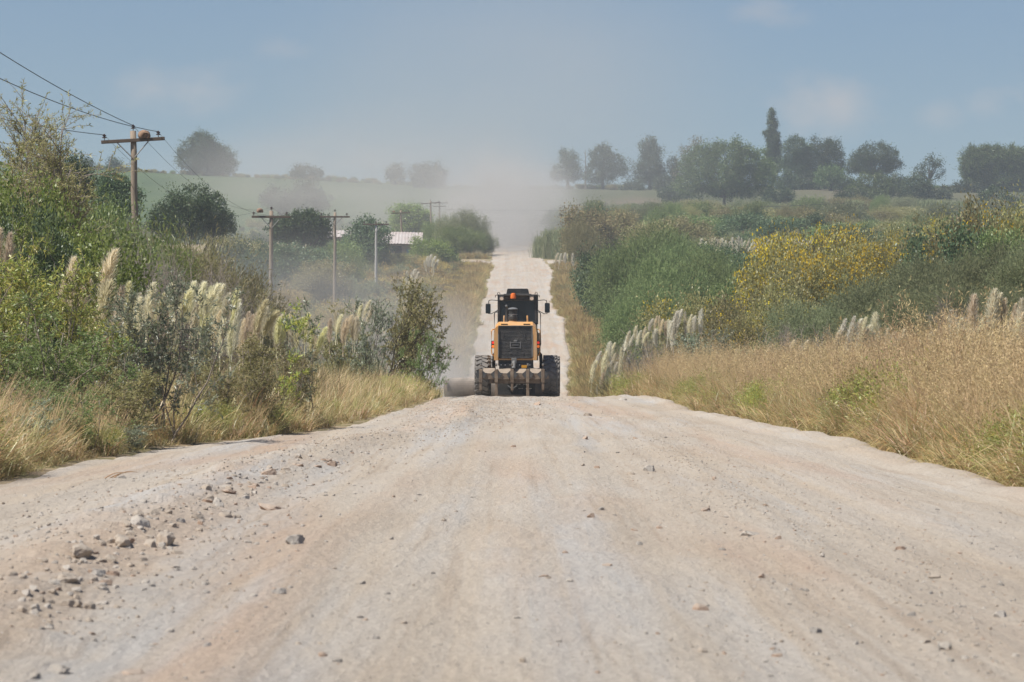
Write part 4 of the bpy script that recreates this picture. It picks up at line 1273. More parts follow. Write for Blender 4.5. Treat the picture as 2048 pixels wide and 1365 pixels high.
tree("leaning_tree", D0, 380, 1858, [(1868, 320, 16, 9), (1855, 338, 15, 14), (1880, 345, 7, 13), (1838, 345, 11, 10), (1876, 330, 9, 8)], "small lopsided tree with a flat tufted top near the bamboo", per=24, seed=20)
tree("round_bush", 735, 404, 1745, [(1745, 374, 38, 22), (1715, 385, 20, 14), (1770, 384, 18, 14)], "dull brownish bush below the wide low tree", mat=L_RIDGEG, seed=21, trunk_frac=.15)
tree("round_bush", 735, 404, 1832, [(1830, 370, 28, 19), (1848, 382, 20, 17), (1810, 384, 18, 15)], "very dark bush below the lopsided tree", seed=22, trunk_frac=.15)
tree("bamboo_clump", 800, 386, 1990, [(1950, 322, 24, 24), (1985, 316, 26, 22), (2020, 320, 26, 22), (2048, 326, 22, 24), (1960, 350, 30, 26), (2010, 355, 36, 24), (2050, 355, 26, 24), (2080, 340, 26, 30)], "feathery bamboo clump fanning out at the end of the ridge", mat=L_RIDGEG, leaf=(.9, .14), clump=1.0, seed=23, trunk_frac=.1)
tree("round_bush", 640, 426, 1995, [(1985, 402, 28, 22), (2025, 408, 26, 18)], "dark bush in front of the bamboo clump", seed=24, trunk_frac=.15)
tree("round_bush", 640, 425, 562, [(555, 398, 26, 22), (580, 405, 16, 14)], "hazy green tree on the slope below the left field, nearer the poles", mat=L_RIDGE, seed=25, trunk_frac=.2)
tree("round_bush", 640, 425, 615, [(612, 392, 26, 26), (640, 402, 18, 17)], "hazy dark tree on the slope below the left field, closer to the dust", seed=26, trunk_frac=.2)
tree("round_bush", 700, 405, 1002, [(990, 380, 18, 14), (1015, 388, 18, 12), (1040, 396, 14, 8)], "blurred bush beside the road in the thickest dust", mat=L_RIDGEG, seed=27, trunk_frac=.15)
tree("umbrella_tree", 335, 502, 602, [(570, 455, 28, 16), (612, 445, 34, 17), (640, 455, 22, 15), (590, 470, 36, 14), (630, 474, 26, 13)], "dark umbrella shaped tree behind the two nearest slim poles", leaf=(.24, .13), mat=L_DARK, clump=.55, trunk_px=7, dens=2.0, seed=28)
tree("broad_tree", 385, 528, 735, [(735, 460, 28, 18), (715, 478, 24, 20), (757, 478, 24, 20), (738, 500, 34, 18), (750, 515, 22, 14)], "dark tree behind the concrete pole at the end of the house", mat=L_DARK, leaf=(.22, .12), clump=.6, trunk_px=8, seed=29)
tree("round_tree", 525, 478, 822, [(820, 428, 26, 16), (835, 438, 24, 20), (800, 440, 20, 18), (822, 455, 34, 18)], "light green round headed tree behind the tin roof", mat=L_BRIGHT, leaf=(.32, .18), clump=.7, seed=30)
tree("round_tree", 252, 520, 385, [(385, 405, 48, 26), (350, 425, 36, 28), (420, 430, 38, 28), (380, 445, 66, 30), (440, 455, 22, 18), (320, 440, 22, 24)], "dark domed tree between the near pole and the second pole", mat=L_DARK, leaf=(.16, .09), clump=.48, per=60, seed=31, trunk_frac=.2)
tree("round_tree", 165, 470, 125, [(125, 335, 40, 26), (95, 355, 34, 30), (155, 358, 32, 28), (120, 385, 56, 30)], "dull dark domed tree behind the thorn tree at the left", mat=L_DARK, leaf=(.12, .065), clump=.36, per=60, seed=32, trunk_frac=.2)
tree("round_tree", 190, 480, 228, [(225, 368, 32, 18), (205, 385, 28, 24), (248, 385, 26, 22), (228, 410, 46, 26)], "dark domed tree behind the near pole, lower of the two domes", mat=L_DARK, leaf=(.12, .07), clump=.4, per=60, seed=33, trunk_frac=.2)
for px_, top_, w_, d_, lab in ((1575, 350, 40, 812, "dark undergrowth at the foot of the spire shaped conifer"), (1615, 352, 46, 815, "dark undergrowth under the round headed tree"), (1690, 354, 40, 812, "dark undergrowth between the domed tree and the wide low tree"), (1790, 352, 40, 812, "dark undergrowth on the far side of the wide low tree"), (1330, 356, 36, 812, "dark undergrowth beside the narrow tree"), (1350, 372, 50, 735, "dark bush at the near side of the giant tree"), (1555, 376, 50, 735, "dark bush at the far side of the giant tree"), (1700, 388, 60, 690, "dull bush below the brownish bush"), (1875, 372, 40, 760, "dark bush beside the lopsided tree"), (1930, 366, 40, 790, "small bush between lopsided tree and bamboo"), (1265, 366, 40, 815, "low bush at the foot of the tall pointed tree")):
    tree("undergrowth", d_, top_ + 34, px_, [(px_, top_ + 12, w_ * .5, 13), (px_ - w_ * .3, top_ + 18, w_ * .3, 10), (px_ + w_ * .32, top_ + 17, w_ * .3, 11)], lab, seed=40, trunk_frac=.1, cat="shrub", trunk_px=3)
# the dead trunk on the skyline
s = Soup(); x0 = PX(1171, 820); zb = float(gz(x0, 820)) - .3; kk = 820 / F
tube(s, np.array([[x0, 820, zb], [x0 + .1, 820, zb + 4], [x0 - .05, 820, PZ(300, 820)]]), [.22, .16, .06], 6)
for zz, dx in ((.55, 1.1), (.68, -.9), (.8, .7), (.88, -.5)):
    zt = zb + (PZ(300, 820) - zb) * zz
    tube(s, np.array([[x0, 820, zt], [x0 + dx * .6, 820, zt + .5], [x0 + dx, 820, zt + .7]]), [.07, .05, .02], 4)
setp(obj("dead_tree", s.mesh("dead_tree", M_BARK)), "bare dead trunk between two hazy trees on the right skyline", "tree")

# low scrub along the skyline and on the far slope: reads as one ragged line
def scatter(name, pts, rot, scl, pick, protos, label, tilt=.0, seed=0, zs=None):
    coll = bpy.data.collections.new(name + "_kinds")
    for i, me in enumerate(protos):
        coll.objects.link(bpy.data.objects.new("%s_kind_%02d" % (name, i), me))
    me = bpy.data.meshes.new(name)
    n = len(pts)
    me.vertices.add(n); me.vertices.foreach_set("co", np.asarray(pts, dtype=np.float32).ravel())
    rg = np.random.default_rng(seed)
    R3 = np.stack([rg.normal(size=n) * tilt, rg.normal(size=n) * tilt, rot], -1).astype(np.float32)
    a = me.attributes.new("turn", 'FLOAT_VECTOR', 'POINT'); a.data.foreach_set("vector", R3.ravel())
    S3 = np.stack([scl, scl, scl if zs is None else zs], -1).astype(np.float32)
    a = me.attributes.new("grow", 'FLOAT_VECTOR', 'POINT'); a.data.foreach_set("vector", S3.ravel())
    a = me.attributes.new("pick", 'INT', 'POINT'); a.data.foreach_set("value", np.asarray(pick, dtype=np.int32))
    me.update()
    o = obj(name, me)
    ng = bpy.data.node_groups.new(name + "_spread", 'GeometryNodeTree')
    ng.interface.new_socket("Geometry", in_out='INPUT', socket_type='NodeSocketGeometry')
    ng.interface.new_socket("Geometry", in_out='OUTPUT', socket_type='NodeSocketGeometry')
    gi = ng.nodes.new('NodeGroupInput'); go = ng.nodes.new('NodeGroupOutput')
    ip = ng.nodes.new('GeometryNodeInstanceOnPoints')
    ci = ng.nodes.new('GeometryNodeCollectionInfo'); ci.inputs['Collection'].default_value = coll
    ci.inputs['Separate Children'].default_value = True; ci.inputs['Reset Children'].default_value = True
    def attr(nm, ty):
        q = ng.nodes.new('GeometryNodeInputNamedAttribute'); q.data_type = ty; q.inputs['Name'].default_value = nm
        return [x for x in q.outputs if x.enabled and x.name == 'Attribute'][0]
    ip.inputs['Pick Instance'].default_value = True
    lk = ng.links
    lk.new(gi.outputs[0], ip.inputs['Points']); lk.new(ci.outputs[0], ip.inputs['Instance'])
    lk.new(attr("pick", 'INT'), ip.inputs['Instance Index'])
    lk.new(attr("turn", 'FLOAT_VECTOR'), ip.inputs['Rotation']); lk.new(attr("grow", 'FLOAT_VECTOR'), ip.inputs['Scale'])
    lk.new(ip.outputs[0], go.inputs[0])
    md = o.modifiers.new("spread", 'NODES'); md.node_group = ng
    return setp(o, label, kind="stuff")


def lowbrush(mat, L=.10, W=.05, per=30, n=5):
    lb = lobes_round(RNG, n, .65, .8)
    return crown(RNG, lb, 1.0, .24, per, L, W, rise=.5, outward=.6, mat=mat, name="brush")


BR = [lowbrush(L_BRUSH), lowbrush(L_BRUSH), lowbrush(L_OLIVE), lowbrush(L_BROWNB), lowbrush(L_MID), lowbrush(L_DARK), lowbrush(L_BLUEGREEN, .18, .02, 44), lowbrush(L_BRUSH, .18, .025, 40)]

rg = np.random.default_rng(12)
n = 900
xx = rg.uniform(-125, 125, n); yy = rg.normal(size=n) * 5 + 828
sc_ = rg.uniform(.5, 1.5, n) * (.8 + .5 * wob(xx, xx * 0, 30, 3))
scatter("skyline_scrub", np.stack([xx, yy, gz(xx, yy) - .1], -1), rg.uniform(0, 6.28, n), np.maximum(sc_, .25), rg.choice([3, 4, 5, 2], n), BR, "ragged line of low scrub along the ridge", seed=1)

# brush carpet left of the road (yellow brown) and right of the road
n = 5200
yy = rg.uniform(118, 445, n); w_ = .155 * yy + 8
xx = -5.5 - rg.uniform(0, 1, n) * (w_ - 3)
keep = (wob(xx, yy, 22, 3) > -.55) & ~((yy > 415) & (xx > -13))
xx, yy = xx[keep], yy[keep]; n = len(xx)
tone = wob(xx + 40, yy, 30, 2)
pick = np.where(tone > .15, rg.choice([0, 1, 7, 0, 3], n), rg.choice([2, 3, 1, 7, 6, 4], n))
sc_ = rg.uniform(.7, 1.9, n) * np.clip(.6 + (-xx - 5) / 10, .55, 1.15)
scatter("brush", np.stack([xx, yy, gz(xx, yy) - .1], -1), rg.uniform(0, 6.28, n), sc_, pick, BR, "yellow brown brush covering the slope left of the road", seed=2)
n = 5600
yy = rg.uniform(104, 640, n); w_ = .155 * yy + 8
xx = 7.0 + rg.uniform(0, 1, n) * (w_ - 4)
tone = wob(xx, yy, 40, 2)
pick = np.where(tone > .25, rg.choice([2, 3, 7], n), rg.choice([2, 4, 6, 5, 3], n))
sc_ = rg.uniform(.7, 1.9, n) * np.clip(.6 + (xx - 6) / 10, .55, 1.2)
scatter("brush", np.stack([xx, yy, gz(xx, yy) - .1], -1), rg.uniform(0, 6.28, n), sc_, pick, BR, "olive and green brush covering the slope right of the road", seed=3)
# far field margins below the ridge
n = 1500
yy = rg.uniform(560, 700, n); xx = rg.uniform(-115, 115, n)
k_ = np.abs(xx) > 8; xx, yy = xx[k_], yy[k_]; kp = (yy < 640 + 30 * wob(xx, yy, 40, 2)); xx, yy = xx[kp], yy[kp]; n = len(xx)
scatter("brush", np.stack([xx, yy, gz(xx, yy) - .1], -1), rg.uniform(0, 6.28, n), rg.uniform(.8, 2.4, n), rg.choice([2, 4, 5, 6], n), BR, "hazy scrub at the foot of the far fields", seed=4)

# ------------------------------------------------------------------ grass
def tuft(n, L, W, tilt, droop, rad, mat, seg=3):
    s = Soup(); a = RNG.uniform(0, 6.28, n); q = rad * np.sqrt(RNG.uniform(0, 1, n))
    P = np.stack([q * np.cos(a), q * np.sin(a), np.full(n, -.03)], -1)
    az = a + RNG.normal(size=n) * .8
    blades(s, P, az, RNG.uniform(tilt[0], tilt[1], n), RNG.uniform(L[0], L[1], n), RNG.uniform(W[0], W[1], n), RNG.uniform(droop[0], droop[1], n), RNG, seg)
    return s.mesh("tuft", mat)


def panicle(n, L, rad, mat):
    s = Soup(); a = RNG.uniform(0, 6.28, n); q = rad * np.sqrt(RNG.uniform(0, 1, n))
    P = np.stack([q * np.cos(a), q * np.sin(a), np.full(n, -.03)], -1)
    pts = blades(s, P, a, RNG.uniform(.0, .3, n), RNG.uniform(L[0], L[1], n), np.full(n, .005), RNG.uniform(.1, .5, n), RNG, 4)
    tip, pre = pts[-1], pts[-2]
    per = 34
    t = RNG.uniform(-.1, 1.05, (n, per))[..., None]
    Q = (pre[:, None] * (1 - t) + tip[:, None] * t) + RNG.normal(size=(n, per, 3)) * .022
    D = unit(np.repeat((tip - pre)[:, None], per, 1)) + RNG.normal(size=(n, per, 3)) * .6
    leaves(s, Q.reshape(-1, 3), D.reshape(-1, 3), RNG.uniform(.02, .045, n * per), .006, RNG)
    return s.mesh("panicle", mat)


GR = [tuft(80, (.28, .75), (.010, .019), (.1, .9), (.5, 1.9), .16, L_STRAW),
      tuft(70, (.35, .85), (.010, .019), (.05, .7), (.4, 1.6), .15, L_STRAW),
      tuft(75, (.3, .8), (.010, .018), (.05, .7), (.5, 1.6), .15, L_GREENG),
      panicle(26, (.7, 1.15), .18, L_PAN),
      panicle(22, (.85, 1.25), .2, L_PAN),
      tuft(60, (.08, .24), (.005, .009), (.1, 1.2), (.3, 1.4), .18, L_GREENG),
      tuft(55, (.10, .30), (.006, .010), (.3, 1.4), (.3, 1.5), .18, L_STRAW),
      tuft(34, (.4, 1.05), (.008, .014), (.05, .9), (.2, 2.6), .2, L_STRAW),
      lowbrush(L_YGREEN, .05, .014, 60, 4), lowbrush(L_OLIVE, .05, .014, 55, 4),
      tuft(38, (.7, 1.2), (.006, .010), (.02, .45), (.1, 1.3), .18, L_PAN)]


def grass_patch(name, label, n, y0, y1, side, picks, edge=.12, seed=0, smin=.75, smax=1.2, maxw=None):
    rg = np.random.default_rng(seed)
    yy = (rg.uniform(0, 1, n) ** .8) * (y1 - y0) + y0
    w_ = .152 * yy + 1.5
    if maxw: w_ = np.minimum(w_, (right_edge(yy) if side > 0 else -left_edge(yy)) + maxw)
    e = right_edge(yy) + edge if side > 0 else -left_edge(yy) + edge
    u_ = rg.uniform(0, 1, n) ** 1.15
    ok = w_ > e
    yy, w_, e, u_ = yy[ok], w_[ok], e[ok], u_[ok]; n = len(yy)
    off = u_ * (w_ - e)
    xx = side * (e + off)
    pk = rg.choice(picks, n)
    tone = wob(xx, yy, 7, 3); gr_ = rg.uniform(0, 1, n)
    pk = np.where((tone > .15) & (gr_ < .5), rg.choice([2, 2, 7], n), pk)
    pk = np.where((wob(xx + 30, yy, 3.5, 2) > .35) & (gr_ > .80), rg.choice([8, 9], n), pk)
    near = off < .22 + .18 * wob(xx, yy, 1.5, 2)
    pk = np.where(near, rg.choice([5, 6, 6, 6, 0], n), pk)
    sc_ = rg.uniform(smin, smax, n) * (1 + .22 * wob(xx, yy, 4, 3)) * (1 + .22 * wob(xx, yy + 50, 1.3, 2)) * np.where((pk == 8) | (pk == 9), .8, 1) * np.where(near, .75, np.clip(.62 + off / 1.6, .6, 1.0))
    return scatter(name, np.stack([xx, yy, gz(xx, yy)], -1), rg.uniform(0, 6.28, n), sc_, pk, GR, label, tilt=.10, seed=seed)


grass_patch("dry_grass", "tall straw coloured grass with seed heads along the right edge of the road", 11500, 19, 100, 1, [0, 1, 7, 7, 7, 1, 2, 3, 7, 4, 0, 10], seed=21)
grass_patch("dry_grass", "dry brown and green grass among the shrubs along the left edge of the road", 8200, 19, 92, -1, [0, 1, 7, 2, 2, 7, 10], seed=22, smin=.6, smax=1.0)
GV = [tuft(46, (.45, 1.0), (.02, .034), (.05, .6), (.3, 1.2), .28, L_VERGE), tuft(46, (.4, .9), (.02, .034), (.05, .7), (.3, 1.2), .28, L_VERGE), tuft(46, (.35, .8), (.02, .034), (.05, .8), (.3, 1.2), .28, L_GREENG), tuft(50, (.4, .95), (.02, .03), (.05, .6), (.3, 1.2), .28, L_BROWNB)]


def verge(label, n, y0, y1, side, width, seed):
    rg = np.random.default_rng(seed)
    yy = rg.uniform(y0, y1, n)
    e = (right_edge(yy) if side > 0 else -left_edge(yy)) + .15
    u_ = rg.uniform(0, 1, n)
    wd = np.interp(yy, width[0], width[1])
    off = u_ * wd; xx = side * (e + off)
    ok = ~((yy > 428) & (yy < 466) & (xx > -14) & (xx < 9))
    xx, yy, off = xx[ok], yy[ok], off[ok]; n = len(xx)
    tone = wob(xx, yy, 16, 3)
    pk = np.where(off < .5, rg.choice([2, 2, 0], n), np.where(tone > .05, rg.choice([0, 1], n), rg.choice([0, 1, 2, 3], n)))
    sc_ = rg.uniform(.7, 1.3, n) * np.where(off < .6, .55, 1) * (1 + .2 * wob(xx, yy, 7, 2))
    scatter("verge_grass", np.stack([xx, yy, gz(xx, yy) - .02], -1), rg.uniform(0, 6.28, n), sc_, pk, GV, label, tilt=.08, seed=seed)


verge("golden grass bordering the road up the far slope on the right", 15000, 98, 500, 1, ([98, 150, 262, 420, 500], [6, 6, 7, 4, 3]), 31)
verge("golden grass bordering the road up the far slope on the left", 12000, 96, 470, -1, ([96, 150, 262, 400, 470], [4, 5, 5, 8, 4]), 32)

# ------------------------------------------------------------------ shrubs: left side, near
A_SHR = "shrubs along the left edge of the road"
def left_shrub(kind, px, d, top, w, mat, label, **kw):
    return plant("leafy_shrub", kind, px, d, top, w, mat, label, "shrub", A_SHR, **kw)
left_shrub('leafy', 330, 40.5, 545, 225, L_GREY, "grey green shrub with a thin pale trunk standing clear at the road edge")
left_shrub('leafy', 500, 46, 668, 180, L_OLIVE, "olive shrub between the grey green shrub and the slim upright sprig")
left_shrub('leafy', 415, 44.5, 700, 150, L_OLIVE, "lower olive shrub half behind the grey green shrub")
left_shrub('leafy', 575, 50, 690, 150, L_OLIVE, "small olive shrub at the end of the leafy row nearest the grader")
left_shrub('sprig', 622, 51, 596, 95, L_GREY, "slim upright sprig of green leaves rising above the grass", stem_mat=M_BARKP)
left_shrub('sprig', 572, 49, 600, 80, L_YGREEN, "slim leafy stem standing before the pampas row")
left_shrub('leafy', 40, 36, 590, 270, L_MID, "broad dark green shrub at the left edge of the photo, bottom one")
left_shrub('leafy', 150, 39, 660, 210, L_MID, "bushy green shrub between the left edge and the grey green shrub")
left_shrub('leafy', 235, 38.5, 720, 170, L_OLIVE, "low olive shrub leaning against the grey green one")
left_shrub('leafy', -30, 42, 480, 280, L_YGREEN, "tall yellow green shrub cut by the left edge of the photo")
left_shrub('leafy', 75, 46, 480, 230, L_YGREEN, "tall yellow green shrub behind the first two plumes")
left_shrub('leafy', 175, 47, 615, 180, L_YGREEN, "yellow green shrub under the tallest beige plumes")
left_shrub('leafy', 275, 47, 662, 160, L_OLIVE, "olive shrub under the cream plumes")
left_shrub('leafy', 255, 37, 850, 110, L_GREY, "little dark leafed bush at the bottom edge of the verge", hmin=.3)
left_shrub('leafy', 60, 33, 800, 170, L_GREY, "low leafy bush in the bottom of the left verge", hmin=.4)
left_shrub('leafy', 130, 35, 760, 170, L_MID, "small green bush low in the left verge beside the dry stalks", hmin=.4)
left_shrub('leafy', 20, 52, 430, 220, L_BRIGHT, "tall bright green shrub below the thorn tree at the left edge")
# mid distance left
B_SHR = "bushes behind the pampas row on the left"
def mid_left(name, kind, px, d, top, w, mat, label, **kw):
    return plant(name, kind, px, d, top, w, mat, label, "shrub", B_SHR, **kw)
mid_left("green_bush", 'fine', 20, 62, 330, 200, L_BRIGHT, "tall bright green bush under the thorn tree, nearest the left edge")
mid_left("green_bush", 'fine', 62, 68, 425, 170, L_MID, "mid green bush in front of the dark domes")
mid_left("green_bush", 'fine', 55, 58, 420, 180, L_DARK, "dark green bush in deep shade behind the yellow green shrubs")
mid_left("green_bush", 'fine', 185, 104, 408, 170, L_MID, "soft green tree like bush left of the near pole")
mid_left("green_bush", 'feather', 262, 112, 455, 150, L_BRIGHT, "soft bright green bush around the foot of the near pole")
mid_left("green_bush", 'fine', 115, 98, 385, 160, L_MID, "rounded green bush below the dull dark dome")
mid_left("green_bush", 'feather', 335, 118, 475, 140, L_OLIVE, "soft olive bush right of the near pole")
mid_left("green_bush", 'feather', 405, 122, 486, 140, L_OLIVE, "soft olive bush below the dark domed tree")
mid_left("green_bush", 'feather', 470, 128, 515, 120, L_OLIVE, "soft pale olive bush left of the second pole")
mid_left("bare_thicket", 'bare', 195, 83, 452, 190, None, "grey leafless thicket behind the tallest plume")
mid_left("bare_thicket", 'bare', 290, 86, 455, 190, None, "grey leafless thicket below the near pole")
mid_left("bare_thicket", 'bare', 375, 88, 490, 180, None, "grey leafless thicket behind the grey green shrub's tip")
mid_left("bare_thicket", 'bare', 145, 79, 480, 150, None, "grey leafless thicket beside the bright green bush")
mid_left("bare_thicket", 'bare', 445, 94, 540, 150, None, "sparse leafless bush with long twigs over the pampas row")
# the leaning olive bush by the crest
e = mid_left("leaning_bush", 'airy', 768, 92, 552, 170, L_OLIVE, "leaning olive bush with dark bare stems beside the grader", lean=.30, stem_mat=M_BARK)
mid_left("leaning_bush", 'airy', 735, 95, 600, 150, L_GREY, "olive bush pressed behind the leaning bush", lean=.15, stem_mat=M_BARK)
mid_left("leaning_bush", 'airy', 838, 90, 660, 100, L_MID, "small green bush at the foot of the leaning bush by the road", lean=.2, stem_mat=M_BARK)
mid_left("leaning_bush", 'airy', 690, 98, 610, 150, L_OLIVE, "olive bush behind the pale thin plumes", stem_mat=M_BARK)
mid_left("leaning_bush", 'airy', 820, 100, 560, 130, L_OLIVE, "olive bush carrying pale seed heads over the leaning bush", stem_mat=M_BARK)
# thorn tree at the left edge
rngt = np.random.default_rng(8)
lines, LP, LD = grow(rngt, 10, 7.4, .42, lean=(.10, 0), nsub=16, ntwig=9, sub=.26, twig=.10, r0=.038, base=.15, rise=.28)
e = empty("thorn_tree", (PX(38, 76), 76, float(gz(PX(38, 76), 76)) - .1), 0, "airy thorn tree with fine leaves and bare twigs against the sky", "tree")
thorn_crown = twig_leaves(rngt, LP, LD, 24, .11, .024, L_OLIVE, "crown", keep=.85)
k_ = (PZ(190, 76) - e.location.z) / dims(thorn_crown)[1]
e.scale = (k_ * 1.1, k_ * 1.1, k_)
obj("crown", thorn_crown, e); obj("trunk", sk_mesh(lines, "trunk", M_TWIG), e)
# bushes by the house and the junction
C_SHR = "bushes around the tin roofed house and the junction"
for nm, kind, px, d, top, w, mat, lab in (
    ("green_bush", 'round', 864, 424, 474, 84, L_BRIGHT, "bright green rounded bush in front of the tin roof"),
    ("green_bush", 'round', 890, 432, 482, 48, L_DARK, "dark bush right beside the junction"),
    ("green_bush", 'round', 822, 430, 506, 44, L_MID, "small green bush below the leaning pole"),
    ("reed_stand", 'feather', 905, 492, 428, 80, L_REED, "tall pale reeds behind the poles beside the dusty road, left part"),
    ("reed_stand", 'feather', 940, 486, 420, 80, L_REED, "tallest pale reed stand beside the dusty road"),
    ("reed_stand", 'feather', 925, 478, 450, 95, L_MID, "greener lower reeds in front of the tallest reed stand"),
    ("reed_stand", 'feather', 968, 490, 452, 44, L_REED, "narrow reed stand touching the left side of the dusty road"),
    ("reed_stand", 'feather', 880, 500, 440, 70, L_MID, "green reeds behind the bright green rounded bush"),
    ("green_bush", 'round', 480, 345, 470, 110, L_OLIVE, "dull olive bush behind the second pole"),
    ("green_bush", 'round', 545, 352, 480, 80, L_DARK, "dark low bush at the foot of the umbrella tree"),
    ("green_bush", 'round', 670, 372, 478, 80, L_MID, "green bush between the umbrella tree and the house"),
    ("green_bush", 'feather', 690, 330, 500, 110, L_MID, "soft green bush below the shed roof"),
    ("green_bush", 'round', 500, 300, 500, 100, L_DARK, "dark bush just right of the second pole's top half"),
    ("green_bush", 'round', 455, 320, 485, 90, L_DARK, "dark bush at the right foot of the dark domed tree"),
    ("green_bush", 'round', 640, 300, 520, 120, L_OLIVE, "olive bush left of the concrete pole"),
    ("green_bush", 'round', 600, 322, 486, 130, L_DARK, "dark bush hiding the trunk of the umbrella tree"),
    ("low_bush", 'round', 905, 436, 516, 34, L_DARK, "black looking low clump on the corner of the side track")):
    plant(nm, kind, px, d, top, w, mat, lab, "shrub", C_SHR)
# anonymous bushes standing out of the brush on the left slope
rs = random.Random(4)
for i in range(34):
    d = rs.uniform(150, 400); px = rs.uniform(430, 880 - max(0, 260 - d) * .4)
    x = PX(px, d)
    if x > -6.5: continue
    zt = float(gz(x, d)) + rs.uniform(1.3, 2.6)
    top = HZ - (zt - CZ) * F / d
    mat = rs.choice([L_BRUSH, L_BRUSH, L_OLIVE, L_BROWNB, L_YGREEN])
    plant("brush_bush", rs.choice(['round', 'feather', 'airy']), px, d, top, rs.uniform(2.2, 4.0) * F / d, mat,
          "dull yellow brown bush in the brush below the line of poles", "shrub", "brush bushes below the line of poles")

